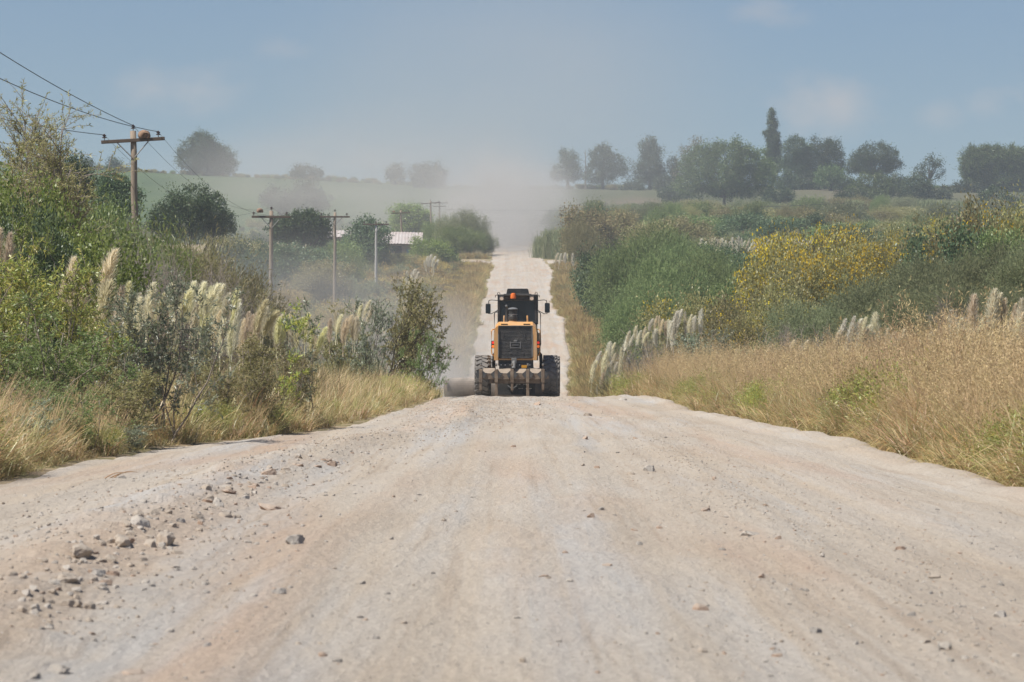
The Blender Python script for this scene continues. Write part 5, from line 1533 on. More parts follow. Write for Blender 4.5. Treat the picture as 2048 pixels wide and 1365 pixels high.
# ------------------------------------------------------------------ shrubs: right side
D_SHR = "bushes on the right side of the valley"
def right_bush(name, kind, px, d, top, w, mat, label, **kw):
    return plant(name, kind, px, d, top, w, mat, label, "shrub", D_SHR, **kw)
for a in (
    ("reed_stand", 'reed', 1082, 472, 470, 34, L_REED, "low reeds touching the right side of the dusty road"),
    ("reed_stand", 'reed', 1104, 466, 455, 50, L_REED, "tall reeds on the right of the dusty road"),
    ("reed_stand", 'reed', 1132, 462, 450, 55, L_REED, "reeds leading into the brown bush"),
    ("brown_bush", 'round', 1185, 428, 414, 120, L_BROWNB, "big brownish bush above the reeds on the right"),
    ("brown_bush", 'round', 1240, 436, 424, 110, L_BROWNB, "brownish bush joined to the big brownish one, further right"),
    ("brown_bush", 'feather', 1165, 415, 438, 80, L_OLIVE, "olive bush in front of the big brownish bush"),
    ("feathery_bush", 'feather', 1310, 245, 450, 210, L_FEATHER, "large feathery green mound, the tallest right of the road"),
    ("feathery_bush", 'feather', 1268, 236, 475, 150, L_FEATHER, "feathery green bush at the road side of the large mound"),
    ("feathery_bush", 'feather', 1375, 240, 478, 130, L_FEATHER, "feathery green bush on the far side of the large mound"),
    ("feathery_bush", 'feather', 1325, 190, 512, 200, L_FEATHER, "lower feathery green mound in front of the large one"),
    ("feathery_bush", 'feather', 1302, 178, 562, 130, L_FEATHER, "small feathery bush at the verge below the green mounds"),
    ("feathery_bush", 'feather', 1405, 200, 500, 140, L_FEATHER, "feathery bush between the green mound and the yellow flowers"),
    ("dark_bush", 'round', 1222, 258, 498, 80, L_DARK, "dark green bush at the road end of the feathery mounds"),
    ("dark_bush", 'round', 1200, 268, 512, 56, L_DARK, "small dark bush nearest the road on the right"),
    ("dark_bush", 'round', 1440, 262, 484, 120, L_DARK, "dark bush under the far row of white plumes"),
    ("dark_bush", 'round', 1490, 232, 505, 110, L_DARK, "dark green bush left of the yellow flowers"),
    ("dark_bush", 'round', 1425, 225, 530, 130, L_MID, "green bush between dark bush and feathery mound"),
    ("dark_bush", 'round', 1480, 180, 560, 120, L_MID, "deep green bush at the foot of the yellow flowers"),
    ("flowering_bush", 'flower', 1560, 152, 472, 140, None, "yellow flowering bush, first of the bright row"),
    ("flowering_bush", 'flower', 1620, 158, 462, 130, None, "yellow flowering bush with the brightest crown"),
    ("flowering_bush", 'flower', 1692, 164, 455, 140, None, "tall yellow flowering bush in the middle of the row"),
    ("flowering_bush", 'flower', 1650, 148, 492, 140, None, "yellow flowering bush low in front of the bright row"),
    ("flowering_bush", 'flower', 1742, 168, 468, 120, None, "yellow flowering bush at the end of the bright row"),
    ("flowering_bush", 'speck', 1535, 140, 535, 130, None, "yellow speckled bush below the bright row, nearer the road"),
    ("flowering_bush", 'speck', 1470, 134, 592, 130, None, "yellow speckled bush beside the white plumes"),
    ("flowering_bush", 'speck', 1415, 138, 612, 90, None, "small yellow speckled bush above the white plumes"),
    ("flowering_bush", 'speck', 1565, 130, 568, 150, None, "wide yellow speckled bush on the lower slope"),
    ("flowering_bush", 'speck', 1505, 126, 628, 130, None, "lowest yellow speckled bush over the grey thicket"),
    ("flowering_bush", 'speck', 1355, 150, 582, 80, None, "little yellow bush under the feathery mounds"),
    ("flowering_bush", 'speck', 1850, 195, 430, 130, None, "far yellow flowering bush near the crest of the bank"),
    ("flowering_bush", 'speck', 1915, 190, 424, 120, None, "far yellow flowering bush between two dark bushes"),
    ("flowering_bush", 'speck', 1965, 150, 395, 150, None, "tall yellow flowered bush with dark leaves near the right edge"),
    ("flowering_bush", 'speck', 2045, 146, 402, 130, None, "yellow flowered bush cut by the right edge"),
    ("flowering_bush", 'speck', 1795, 205, 448, 100, None, "small far yellow bush right of the bright row"),
    ("dark_bush", 'round', 1890, 158, 462, 130, L_DARK, "dark green bush below the far yellow bushes"),
    ("dark_bush", 'round', 1965, 140, 452, 130, L_DARK, "dark green bush under the tall yellow flowered bush"),
    ("dark_bush", 'round', 2030, 132, 460, 130, L_MID, "green bush under the yellow bush at the right edge"),
    ("soft_bush", 'feather', 1620, 112, 592, 160, L_BLUEGREEN, "soft blue green bush at the left end of the near bank"),
    ("soft_bush", 'feather', 1705, 115, 556, 190, L_BLUEGREEN, "soft blue green bush, second along the near bank"),
    ("soft_bush", 'feather', 1792, 114, 530, 190, L_BLUEGREEN, "soft blue green bush in the middle of the near bank"),
    ("soft_bush", 'feather', 1880, 111, 502, 190, L_BLUEGREEN, "soft blue green bush below the dark bushes"),
    ("soft_bush", 'feather', 1975, 107, 486, 200, L_BLUEGREEN, "soft blue green bush high on the bank near the right edge"),
    ("soft_bush", 'feather', 2060, 104, 474, 180, L_BLUEGREEN, "soft blue green bush cut by the right edge"),
    ("soft_bush", 'feather', 1840, 99, 575, 190, L_BLUEGREEN, "soft green bush low behind the white plumes"),
    ("soft_bush", 'feather', 1935, 96, 560, 190, L_BLUEGREEN, "soft green bush behind the beige plumes"),
    ("soft_bush", 'feather', 1750, 101, 606, 170, L_BLUEGREEN, "soft green bush behind the drooping plumes"),
    ("soft_bush", 'feather', 2035, 90, 565, 150, L_BLUEGREEN, "soft green bush behind the plumes at the right edge"),
    ("bare_thicket", 'bare', 1600, 100, 645, 150, None, "grey leafless bush below the blue green bank"),
    ("bare_thicket", 'bare', 1930, 93, 590, 150, None, "leafless twigs poking through the soft bushes by the beige plumes"),
    ("bare_thicket", 'bare', 1298, 128, 655, 140, None, "grey leafless thicket below the feathery mounds"),
    ("bare_thicket", 'bare', 1345, 110, 712, 140, None, "grey leafless thicket between the two plume clumps"),
    ("bare_thicket", 'bare', 1270, 106, 735, 110, None, "grey leafless bush beside the lowest plume clump"),
    ("grey_bush", 'airy', 1385, 114, 668, 150, L_GREY, "grey green bush under the row of white plumes"),
    ("grey_bush", 'airy', 1455, 109, 655, 150, L_GREY, "grey green bush below the lowest yellow bush"),
    ("grey_bush", 'airy', 1530, 104, 650, 140, L_OLIVE, "olive grey bush above the tall grass"),
    ("grey_bush", 'airy', 1325, 100, 735, 130, L_OLIVE, "olive bush at the crest above the road edge"),
    ("grey_bush", 'airy', 1410, 98, 712, 140, L_OLIVE, "dull olive bush behind the start of the tall grass"),
    ("grey_bush", 'airy', 1500, 96, 700, 120, L_GREY, "grey green bush just behind the tall grass")):
    right_bush(*a)
# far thicket on the right slope, row behind row
rs = random.Random(9)
for (d, y_top, step, mats, kinds, hw) in ((625, 396, 34, [L_MID, L_OLIVE, L_REED, L_BLUEGREEN], ['feather', 'round', 'reed'], 62),
                                          (530, 412, 36, [L_MID, L_BLUEGREEN, L_OLIVE, L_DARK], ['feather', 'round'], 80),
                                          (455, 430, 42, [L_DARK, L_MID, L_OLIVE], ['round', 'round', 'feather'], 95),
                                          (385, 452, 46, [L_DARK, L_OLIVE, L_MID], ['round', 'feather'], 100)):
    px = 1090 if d > 600 else 1120 if d > 500 else 1290
    while px < 2090:
        dd = d + rs.uniform(-22, 22)
        top = y_top + rs.uniform(-9, 12) + (8 if px > 1900 else 0)
        if not (d < 400 and 1380 < px < 1640):
            plant("thicket_bush", rs.choice(kinds), px, dd, top, hw * rs.uniform(.75, 1.25), rs.choice(mats),
                  "dull green bush in the far thicket below the ridge trees", "shrub", "bushes of the far thicket below the ridge")
        px += step * rs.uniform(.7, 1.3)

# ------------------------------------------------------------------ pampas grass
def plume_mesh(rng, L=.62, rad=.075, n=420, bend=.25, stem=.28):
    s = Soup()
    t = np.linspace(0, 1, 9); zz = t * L; xb = bend * L * t ** 2
    axis = np.stack([xb, 0 * t, stem + zz], -1)
    tube(s, np.concatenate([[[0, 0, 0], [0, 0, stem * .5]], axis[::2]]), [.006] * 2 + [.005] * 5, 4)
    u_ = rng.uniform(0, 1, n) ** .85
    i = np.minimum((u_ * 8).astype(int), 7); f = (u_ * 8 - i)[:, None]
    P = axis[i] * (1 - f) + axis[i + 1] * f
    T = unit(axis[i + 1] - axis[i])
    a = rng.uniform(0, 6.283, n); O = np.stack([np.cos(a), np.sin(a), 0 * a], -1)
    env = (np.sin(np.clip(u_ * .92 + .08, 0, 1) * math.pi) ** .6) * (1 - .35 * u_)
    D = unit(T * 1.0 + O * .30 + rng.normal(size=(n, 3)) * .09)
    Ln = rad * 2.3 * (.35 + .65 * env) * rng.uniform(.7, 1.2, n)
    leaves(s, P + O * (rad * .25 * env)[:, None], D, Ln, .013, rng)
    # finer loose hairs
    leaves(s, P + O * (rad * .45 * env)[:, None], D + O * .5, Ln * .9, .004, rng)
    return s.mesh("plume", None)


rp = np.random.default_rng(3)
PLUMES = [plume_mesh(rp, .66, .078, 330, .04), plume_mesh(rp, .60, .070, 300, .10), plume_mesh(rp, .70, .064, 320, .02), plume_mesh(rp, .55, .084, 320, .16)]
for me in PLUMES: me.materials.append(L_PLUME)
s = Soup(); n = 170
P = np.stack([rp.normal(size=n) * .10, rp.normal(size=n) * .10, np.zeros(n)], -1)
blades(s, P, rp.uniform(0, 6.28, n), rp.uniform(.05, .6, n), rp.uniform(.8, 1.6, n), rp.uniform(.009, .016, n), rp.uniform(.5, 1.9, n), rp, 5)
TUFT = s.mesh("leaf_tuft", L_TUFT)


def pampas(px, d, plist, label, scale=1.0, tuft_h=1.0, group="clumps of pampas grass"):
    """plist: (px, top row, material, plume length scale, lean) of each plume that shows"""
    x0 = PX(px, d); zb = float(gz(x0, d)) - .05
    e = empty("pampas_grass", (x0, d, zb), 0, label, "pampas grass", group)
    o = obj("leaf_tuft", TUFT, e); o.scale = (scale * 1.2, scale * 1.2, scale * tuft_h); o.rotation_euler = (0, 0, px)
    rr = random.Random(int(px * 3 + d))
    for (ppx, ptop, mat, sc, lean) in plist:
        k = rr.randrange(4); me = PLUMES[k]
        zt = PZ(ptop, d) - zb; L = (.66, .60, .70, .55)[k]
        s_ = sc
        zlen = (L + .28) * s_
        pl = obj("plume", me, e)
        if mat is not L_PLUME:
            pl.material_slots[0].link = 'OBJECT'; pl.material_slots[0].material = mat
        bx = PX(ppx, d) - x0 - lean * zlen * .9
        pl.location = (bx, rr.uniform(-.5, .5), max(.1, zt - zlen * math.cos(lean)))
        pl.rotation_euler = (rr.uniform(-.12, .12), lean, rr.uniform(-.5, .5) + (0 if lean >= 0 else math.pi) * 0)
        fat = (1.25 if mat in (L_PLUMEY, L_PLUME) else 1.15) if px < 640 else 1.1
        pl.scale = (s_ * fat, s_ * fat, s_)
    return e


Y, C, B, Wt = L_PLUMEY, L_PLUME, L_PLUMEB, L_PLUMEW
pampas(10, 47, [(22, 470, B, 1.05, .05), (-6, 462, B, 1.0, 0)], "pampas clump with two plumes at the left edge above the green shrubs")
pampas(140, 50, [(136, 518, B, 1.25, .02), (158, 563, B, 1.05, .0), (128, 560, B, .9, -.05)], "pampas clump with slim straight beige plumes, farthest left of the row")
pampas(215, 49, [(213, 502, B, 1.25, .12), (198, 570, Y, 1.35, -.03), (234, 575, B, 1.05, .12), (225, 635, B, .9, .2), (180, 620, Y, .8, -.1)], "pampas clump with the tallest plume of the row")
pampas(262, 51, [(260, 568, Y, 1.15, .03), (300, 570, C, 1.0, .05), (283, 600, C, .9, -.05), (318, 590, Y, 1.0, .1), (250, 615, C, .8, -.1)], "pampas clump of full cream plumes left of the grey green shrub's tip")
pampas(345, 52, [(340, 568, C, 1.05, .05), (362, 585, Y, 1.0, .1), (376, 565, C, 1.0, .15), (352, 620, C, .9, 0), (330, 625, B, .85, -.1)], "pampas clump glimpsed behind the grey green shrub")
pampas(405, 53, [(400, 566, C, 1.0, .2), (408, 577, Y, 1.3, .12), (425, 570, C, .95, .22), (390, 600, C, .9, 0), (382, 612, B, .9, -.05), (418, 640, Y, .9, .1)], "pampas clump with a broad yellow plume in the middle of the row")
pampas(445, 55, [(442, 572, C, .95, .25), (455, 590, C, 1.05, .12), (436, 606, Y, 1.0, .22), (462, 580, Y, .85, .05), (430, 625, B, .9, 0), (448, 642, C, .9, .05)], "pampas clump right of the broad yellow plume")
pampas(475, 56, [(476, 612, Wt, 1.2, .12), (490, 625, B, .9, .1), (462, 640, C, .9, 0), (484, 640, B, .95, .1)], "pampas clump with a pinkish white leaning plume")
pampas(510, 58, [(525, 602, Y, .95, .22), (508, 628, B, .85, .1), (500, 632, B, .8, .05), (520, 640, B, .9, .12), (543, 622, Y, .85, .3)], "pampas clump with yellow plumes leaning out towards the poles")
pampas(560, 60, [(555, 636, Y, .8, .05), (570, 632, Y, .75, .15), (583, 640, C, .8, .0), (595, 640, Y, .85, .0), (545, 645, C, .7, -.1)], "pampas clump of short yellow plumes right of the leaning ones")
pampas(622, 62, [(611, 630, Y, .9, .0), (620, 648, Y, .9, .05), (640, 655, Y, .85, .22), (628, 668, B, .7, .05)], "pampas clump of slender yellow plumes at the right end of the row")
pampas(690, 84, [(686, 640, B, 1.1, .0), (695, 632, B, .9, .1), (704, 636, B, 1.0, .0), (712, 638, C, .9, .05), (668, 625, C, .9, -.1), (676, 630, C, .9, .1), (660, 640, B, .9, 0)], "thin faded pampas plumes in front of the olive bushes")
pampas(726, 96, [(722, 610, C, 1.0, .2), (735, 600, C, .9, .3), (712, 615, C, .9, .1), (745, 612, C, .9, .4)], "dusty pampas clump behind the olive bushes", group="clumps of pampas grass")
pampas(825, 128, [(812, 545, Wt, 1.2, -.1), (822, 540, Wt, 1.2, .0), (832, 546, Wt, 1.1, .1), (806, 556, C, 1.0, -.2), (838, 556, C, 1.0, .2), (818, 556, C, 1.0, .0)], "bushy white topped pampas over the leaning bush")
pampas(835, 112, [(818, 585, Wt, .9, -.2), (830, 580, Wt, .9, .0), (842, 585, Wt, .8, .2), (826, 594, C, .9, .0), (800, 592, C, .8, -.2), (806, 610, C, .8, 0)], "pale pampas heads just above the leaning bush")
pampas(862, 340, [(852, 515, Wt, 2.0, -.2), (858, 511, Wt, 2.2, .0), (866, 514, Wt, 2.0, .1), (874, 520, Wt, 1.9, .25), (870, 524, C, 1.8, .2), (846, 522, C, 1.7, -.3)], "white pampas clump below the junction near the house", scale=1.4)
# right side
def fan(px0, px1, y_at, n, mat, sc, rr, jit=8):
    out = []
    n = max(5, int(n * .9))
    for i in range(n):
        f = (i + rr.uniform(-.55, .55)) / max(1, n - 1)
        out.append((px0 + (px1 - px0) * f, y_at(f) + rr.uniform(-jit, jit * 3.0), rr.choice(mat), sc * rr.uniform(.62, 1.2), rr.uniform(-.22, .30)))
    return out
rr = random.Random(11)
pampas(1215, 108, fan(1188, 1250, lambda f: 712 - 22 * math.sin(f * 3.1), 13, [Wt, C, C], 1.0, rr) + fan(1205, 1240, lambda f: 728, 8, [Wt, C], .9, rr), "leaning cream pampas clump low by the verge on the right")
pampas(1225, 104, fan(1196, 1245, lambda f: 755, 8, [C, B], .75, rr), "short cream pampas clump at the foot of the leaning one")
pampas(1272, 122, fan(1255, 1290, lambda f: 664 - 6 * f, 9, [Wt, C], .95, rr), "pampas clump at the lower end of the white row")
pampas(1310, 124, fan(1292, 1334, lambda f: 645 - 10 * f, 9, [C, Wt, B], 1.0, rr), "pampas clump in the middle of the white row")
pampas(1370, 122, fan(1336, 1402, lambda f: 632 - 12 * math.sin(f * 2.2), 17, [Wt, Wt, C], 1.15, rr), "whitest and fullest pampas clump at the upper end of the row")
pampas(1331, 101, fan(1312, 1352, lambda f: 738, 10, [Wt, C], .85, rr, 5), "small white pampas clump above the tall grass at the crest")
pampas(1455, 92, [(1440, 722, C, .8, 0), (1472, 702, C, 1.0, .02), (1484, 712, C, .8, .3), (1450, 715, C, .7, .1)], "sparse pampas plumes where the tall grass begins")
pampas(1570, 80, fan(1540, 1610, lambda f: 700 - 20 * f, 6, [B, C], .8, rr), "beige pampas plumes half sunk in the tall grass")
pampas(1700, 70, [(1690, 640, Wt, .95, .3), (1702, 636, Wt, 1.0, .2), (1712, 640, Wt, .9, .25), (1722, 638, C, .9, .1), (1682, 655, C, .9, .1), (1694, 658, C, .9, .0), (1738, 668, C, .9, .05), (1728, 660, C, .8, .2), (1672, 668, B, .8, .0)], "drooping white pampas clump in the tall grass")
pampas(1760, 72, [(1746, 632, C, 1.1, -.3), (1768, 660, C, .8, .0), (1778, 668, B, .9, .1), (1800, 672, B, .9, .02), (1812, 660, C, .8, .1)], "pampas clump with one plume bent to the left")
pampas(1850, 66, [(1836, 680, B, .8, 0), (1850, 668, C, .8, .05), (1868, 690, B, .8, .1), (1825, 690, B, .7, 0)], "low beige pampas clump between the two tall ones")
pampas(1910, 62, [(1895, 628, C, 1.15, -.35), (1905, 645, B, 1.0, -.1), (1882, 676, B, .8, .0), (1916, 640, C, .9, .1), (1890, 680, C, .8, .1)], "pampas clump with a thick plume bent over to the left")
pampas(1955, 60, [(1948, 592, B, 1.3, .02), (1938, 640, C, .9, 0), (1960, 640, C, .9, .1), (1930, 660, B, .9, 0)], "pampas clump with the tallest straight plume on the right side")
pampas(1990, 58, [(1977, 584, C, 1.3, .02), (1990, 590, C, 1.1, .1), (2002, 600, B, 1.1, .05), (1985, 655, B, .9, .05), (2010, 640, B, .9, .1)], "pampas clump with twin tall cream plumes near the right edge")
pampas(2045, 56, [(2040, 628, B, 1.1, .15), (2050, 600, C, 1.2, .1), (2026, 640, C, .9, .1), (2060, 610, B, 1.2, .1)], "pampas clump cut by the right edge of the photo")
pampas(290, 54, [(278, 590, C, .9, 0), (308, 584, B, .9, .1), (322, 606, C, .95, .05), (268, 604, Y, .9, -.1), (246, 600, C, .85, -.15)], "pampas clump behind the full cream plumes, standing among the twigs")
pampas(425, 57, [(415, 590, C, .9, .05), (432, 584, B, .85, .15), (446, 596, C, 1.0, .05), (398, 584, B, .9, .0), (456, 604, B, .8, .1), (384, 590, C, .9, .1), (468, 600, C, .8, .2)], "pampas clump of thin beige and cream plumes behind the broad yellow plume")
pampas(540, 63, [(532, 618, C, .8, .05), (548, 630, B, .8, .1), (518, 622, B, .75, .0), (562, 628, C, .75, .1), (576, 626, B, .7, .0)], "pampas clump of small mixed plumes farther behind the row on the left")
pampas(1925, 64, [(1915, 655, C, .9, .1), (1928, 648, B, .9, -.05), (1940, 662, C, .85, .15), (1902, 668, B, .8, 0)], "pampas clump of shorter plumes between the bent plume and the tallest straight one")
pampas(2015, 61, [(2006, 622, C, 1.0, .0), (2018, 612, B, 1.0, .1), (2030, 632, C, .9, .15), (1998, 640, C, .9, -.1), (2024, 655, B, .8, .05)], "pampas clump just inside the right edge behind the twin tall plumes")
pampas(1720, 76, [(1706, 650, C, .9, .1), (1722, 655, Wt, .9, .2), (1736, 650, C, .85, .3), (1692, 668, C, .8, 0), (1750, 668, B, .8, .1)], "pampas clump peeping out behind the drooping white plumes")
for i, (a, b) in enumerate(((1400, 1440), (1436, 1476), (1470, 1508), (1500, 1540), (1540, 1580), (1578, 1622))):
    pampas((a + b) / 2, 335 + 4 * i, fan(a, b, lambda f: 478 + 3 * math.sin(f * 9), 11, [Wt, C, Wt], 2.1, rr, 4), "distant clump in the far row of white pampas plumes", scale=1.5, group="far row of white pampas plumes")
pampas(1130, 330, fan(1115, 1145, lambda f: 508, 6, [Wt, C], 1.6, rr, 3), "distant white pampas beside the reeds on the right of the road", scale=1.2)

# ------------------------------------------------------------------ stones and gravel
M_STONE = []
for nm, a, b in (("grey_stone", (0.328, 0.305, 0.278), (0.437, 0.410, 0.377)), ("tan_stone", (0.437, 0.360, 0.283), (0.514, 0.437, 0.360)), ("reddish_stone", (0.415, 0.283, 0.208), (0.491, 0.360, 0.273)), ("pale_stone", (0.524, 0.491, 0.447), (0.611, 0.568, 0.514))):
    M_STONE.append(surf_mat(nm, a, b, rough=1, nscale=9, bump=.5, bscale=25, spec=.1))


for m_ in M_STONE:      # pale road dust settled on the upper faces
    n, l = m_.node_tree.nodes, m_.node_tree.links
    p = [x for x in n if x.type == 'BSDF_PRINCIPLED'][0]; src = p.inputs['Base Color'].links[0].from_socket
    g = n.new('ShaderNodeNewGeometry'); sp = n.new('ShaderNodeSeparateXYZ'); l.new(g.outputs['Normal'], sp.inputs[0])
    r = n.new('ShaderNodeMapRange'); l.new(sp.outputs[2], r.inputs[0]); r.inputs[1].default_value = -.1; r.inputs[2].default_value = .9; r.inputs[4].default_value = .75
    x = n.new('ShaderNodeMix'); x.data_type = 'RGBA'; l.new(r.outputs[0], x.inputs[0]); l.new(src, x.inputs[6]); x.inputs[7].default_value = (.34, .30, .255, 1)
    l.new(x.outputs[2], p.inputs['Base Color'])


def rock_mesh(seed, sub=2, flat=.65):
    rg = np.random.default_rng(seed)
    bm = bmesh.new(); bmesh.ops.create_icosphere(bm, subdivisions=sub, radius=1.0)
    pl = [(unit(rg.normal(size=3)), rg.uniform(.45, .85)) for _ in range(11)]
    for v in bm.verts:
        c = np.array(v.co)
        for nrm, dd in pl:
            q = c @ nrm
            if q > dd: c = c - nrm * (q - dd) * .92
        c = c * (1 + .05 * rg.normal()) * np.array([1, .8, flat])
        v.co = c
    ex = max(abs(v.co.x) for v in bm.verts)
    for v in bm.verts: v.co /= ex
    bm.normal_update()
    me = bpy.data.meshes.new("stone"); bm.to_mesh(me); bm.free()
    return me


ROCKS = [rock_mesh(i, 3, f) for i, f in enumerate((.75, .6, .5, .8, .35, .65))]
for i, me in enumerate(ROCKS): me.materials.append(M_STONE[i % 4])
SMALL = []
for i in range(8):
    me = rock_mesh(50 + i, 1, .7); me.materials.append(M_STONE[(0, 1, 1, 2, 3, 0, 1, 3)[i]]); SMALL.append(me)


def on_gravel(px, py):
    """like on_road, but on the lumpy surface itself: nearest crossing of the sight line"""
    dd = np.arange(8.5, 90, .04)
    z = road_height(PX(px, dd), dd); sight = CZ + (HZ - py) * dd / F
    k = np.argmax(sight <= z + .004)
    return PX(px, float(dd[k])), float(dd[k])


def stone(px, py, w_px, kind, mat, label, group=None):
    x, d = on_gravel(px, py)
    r = w_px * d / F / 2
    o = obj("stone", ROCKS[kind])
    o.material_slots[0].link = 'OBJECT'; o.material_slots[0].material = M_STONE[mat]
    h = (.75, .6, .5, .8, .35, .65)[kind] * r
    z = float(road_height(np.array(x), np.array(d)))
    o.location = (x, d, z + h * .10); o.scale = (r * 1.3, r * 1.3, r * 1.4)
    rr_ = random.Random(int(px + py * 3)); o.rotation_euler = (rr_.uniform(-.25, .25), rr_.uniform(-.25, .25), rr_.uniform(0, 6.28))
    return setp(o, label, "stone", group)


NAMED = [
    (122, 1343, 50, 0, 0, "dark grey blocky stone lying nearest the camera in the bottom left corner"), (70, 1357, 24, 3, 0, "small dark stone just left of the blocky corner stone"),
    (272, 1346, 46, 4, 2, "flat brown clod right of the blocky corner stone"), (130, 1164, 50, 0, 1, "biggest tan rock at the near end of the windrow"),
    (160, 1112, 44, 5, 1, "tan rock behind the biggest rock of the windrow"), (250, 1090, 40, 1, 1, "wedge shaped tan rock with a dark underside in the windrow"),
    (328, 1088, 46, 5, 1, "broad tan rock right of the wedge shaped one"), (303, 1092, 30, 3, 1, "rock squeezed between the wedge and the broad rock"),
    (283, 1050, 34, 3, 3, "tall pale rock standing up in the windrow"), (308, 1028, 26, 0, 1, "pointed rock just behind the tall pale rock"),
    (280, 1030, 18, 3, 1, "small rock left of the pointed rock"), (336, 1026, 18, 0, 1, "small rock right of the pointed rock"),
    (395, 1036, 24, 1, 1, "tan rock midway between the pointed rock and the flat slab"), (452, 1034, 22, 3, 1, "rounded tan rock below the long flat slab"),
    (540, 1018, 52, 4, 2, "long flat slab of clay lying apart beside the windrow"), (592, 1086, 34, 5, 0, "grey double stone on the bare road right of the windrow"),
    (558, 1185, 26, 1, 3, "pale stone alone on the smooth near road"), (538, 948, 26, 1, 2, "reddish stone on top of the far windrow"), (653, 922, 24, 4, 2, "flat reddish stone highest in the windrow"),
    (635, 933, 20, 4, 2, "flat reddish stone just below the highest one"), (457, 985, 28, 4, 2, "flat orange brown stone on the sandy side of the windrow"), (245, 956, 18, 0, 0, "dark clod near the left verge"),
    (190, 1160, 20, 1, 1, "tan stone right of the biggest rock"), (205, 1090, 20, 3, 1, "tan stone left of the wedge shaped rock"),
    (775, 1187, 12, 3, 0, "little dark upright stone left of the road centre"), (1403, 1219, 28, 3, 2, "reddish brown angular stone alone on the right half of the near road"),
    (1184, 1034, 16, 5, 2, "reddish round stone near the middle of the road"), (1500, 1070, 42, 4, 3, "pale wedge shaped slab on the right half of the road"), (1412, 1022, 18, 1, 2, "brown stone behind the pale slab"),
    (1555, 1077, 13, 3, 2, "small brown stone right of the pale slab"), (1630, 1264, 22, 5, 0, "grey stone in the blurred near right of the road"), (1890, 1296, 28, 5, 0, "grey stone nearest the bottom right corner"),
    (2002, 1233, 24, 5, 3, "white stone close to the right edge of the photo"), (1215, 1130, 20, 4, 2, "flat brown stone below the road centre"), (1090, 1152, 17, 4, 2, "flat reddish stone left of the flat brown one"),
    (1865, 1155, 26, 4, 1, "flat tan stone on the grey gravel strip"), (1800, 1098, 18, 1, 2, "orange brown clod above the grey gravel strip"), (1300, 942, 22, 5, 3, "pale stone in the middle distance right of centre"),
    (1262, 949, 14, 1, 1, "tan stone left of the pale middle stone"), (1320, 1056, 12, 3, 2, "small brown stone left of the pale slab"), (1267, 1060, 14, 0, 2, "small brown stone farther left of the pale slab"),
    (1612, 1181, 14, 3, 0, "small upright grey stone in the right half"), (1131, 1105, 12, 3, 2, "small dark stone just right of the road centre"), (1170, 878, 14, 1, 2, "reddish stone on the far part of the road"),
    (960, 835, 14, 0, 1, "tan stone in the gravel heap before the grader"), (1075, 810, 16, 1, 2, "brown stone on the crest below the grader"), (1175, 832, 15, 1, 1, "tan stone on the crest right of the grader"),
    (1245, 801, 14, 1, 3, "white stone on the skyline of the crest")]
for a in NAMED: stone(*a)
rs = random.Random(21)
for i in range(130):         # more loose stones of the windrow
    t = rs.random(); py = 1235 - 330 * t ** .8; pxc = np.interp(py, [905, 930, 985, 1040, 1100, 1165, 1240], [690, 610, 470, 360, 250, 150, 70])
    stone(pxc + rs.gauss(0, 62), py, rs.uniform(8, 24) * (.75 + (py - 900) / 700), rs.randrange(6), rs.choice([1, 1, 1, 3, 2, 3]), "loose tan stone of the windrow at the left of the road", "loose stones of the windrow")
for i in range(85):
    py = 860 + 480 * rs.random() ** 1.1
    stone(rs.uniform(330 if py > 950 else 700, 2040 if py > 1000 else 1500), py, rs.uniform(6, 14) * (.6 + (py - 850) / 600), rs.randrange(6), rs.choice([0, 0, 1, 2, 3]), "small loose stone scattered on the open gravel road", "small stones scattered on the road")

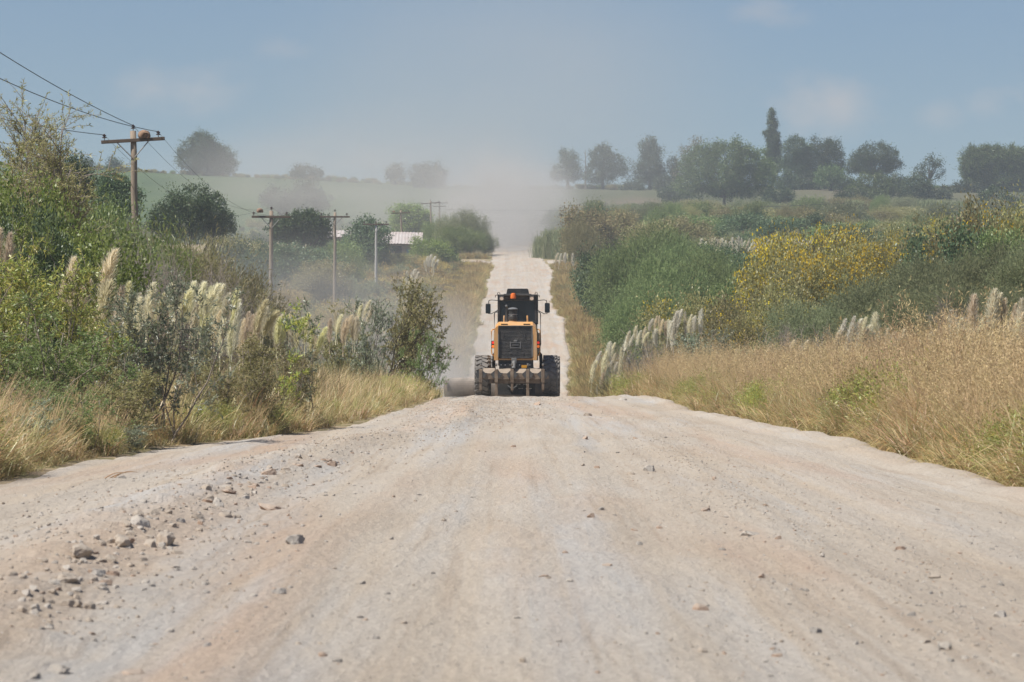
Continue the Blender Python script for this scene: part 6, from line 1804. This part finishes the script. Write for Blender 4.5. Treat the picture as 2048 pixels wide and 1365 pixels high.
# dry stalks blown onto the road edge and a scrap of litter in the verge
s = Soup()
for (qx, qy, az_, ln) in ((.0, .0, .5, .42), (.05, .1, .75, .35), (-.05, -.05, .2, .3)):
    t = np.linspace(0, 1, 6)[:, None]
    tube(s, np.array([[qx, qy, .0]]) + t * np.array([[math.cos(az_) * ln, math.sin(az_) * ln * 2, .10]]) + np.array([[0, 0, .05]]) * np.sin(t * 3.1), [.010, .009, .008, .006, .005, .003], 5)
x_, d_ = on_road(215, 958)
o = obj("fallen_stalk", s.mesh("fallen_stalk", surf_mat("orange_dry_stalk", (.36, .21, .115), (.44, .28, .16), rough=.9)))
o.location = (x_, d_, float(road_height(np.array(x_), np.array(d_))) - .01); o.scale = (.6, .6, .5)
setp(o, "orange brown dry stalks fallen on the sandy road edge below the shrubs", "stalk")
bm = bmesh.new(); bmesh.ops.create_icosphere(bm, subdivisions=3, radius=.10)
rl = random.Random(5)
for v in bm.verts: v.co *= rl.uniform(.7, 1.15); v.co.z *= .55
o = bm_done(bm, "litter", surf_mat("pale_plastic", (.55, .58, .62), (.66, .68, .70), rough=.5))
x_, d_ = PX(697, 62), 62
o.location = (x_, d_, float(gz(x_, d_)) + .05)
setp(o, "scrap of pale crumpled plastic lying in the left verge grass", "litter")

rg = np.random.default_rng(41)
def gravel(n, y0, y1, xf, sl, sh, label, pw=1.0, seed=0):
    yy = y0 + (y1 - y0) * rg.uniform(0, 1, n) ** pw
    xx = xf(yy, n)
    ok = (xx > left_edge(yy) + .1) & (xx < right_edge(yy) - .1); xx, yy = xx[ok], yy[ok]; n = len(xx)
    s_ = np.exp(rg.uniform(math.log(sl), math.log(sh), n) - .3 * np.abs(rg.normal(size=n)))
    z = road_height(xx, yy)
    scatter("gravel", np.stack([xx, yy, z + s_ * .10], -1), rg.uniform(0, 6.28, n), s_ * .9, rg.integers(0, 8, n), SMALL, label, tilt=.4, seed=seed)
gravel(16000, 9, 92, lambda y, n: rg.uniform(-4.5, 4.2, n), .003, .009, "small gravel strewn over the whole road", 1.3, 51)
gravel(6500, 11, 90, lambda y, n: np.interp(y, [8, 15, 22, 31, 36, 55, 70, 90], [-1.7, -2.0, -2.28, -2.2, -1.9, -.75, -.8, -.9]) + rg.normal(size=n) * .5, .006, .026, "rubble of the low windrow along the left of the road", 1.2, 52)
gravel(4500, 55, 90, lambda y, n: -.5 + rg.normal(size=n) * 1.1, .008, .03, "heap of crushed stone left before the grader", .8, 53)
gravel(5000, 10, 60, lambda y, n: 1.3 + .02 * y + rg.normal(size=n) * .45 + .4 * wob(y * 0, y, 9, 2), .004, .015, "grey gravel strip on the right half of the road", 1.1, 54)
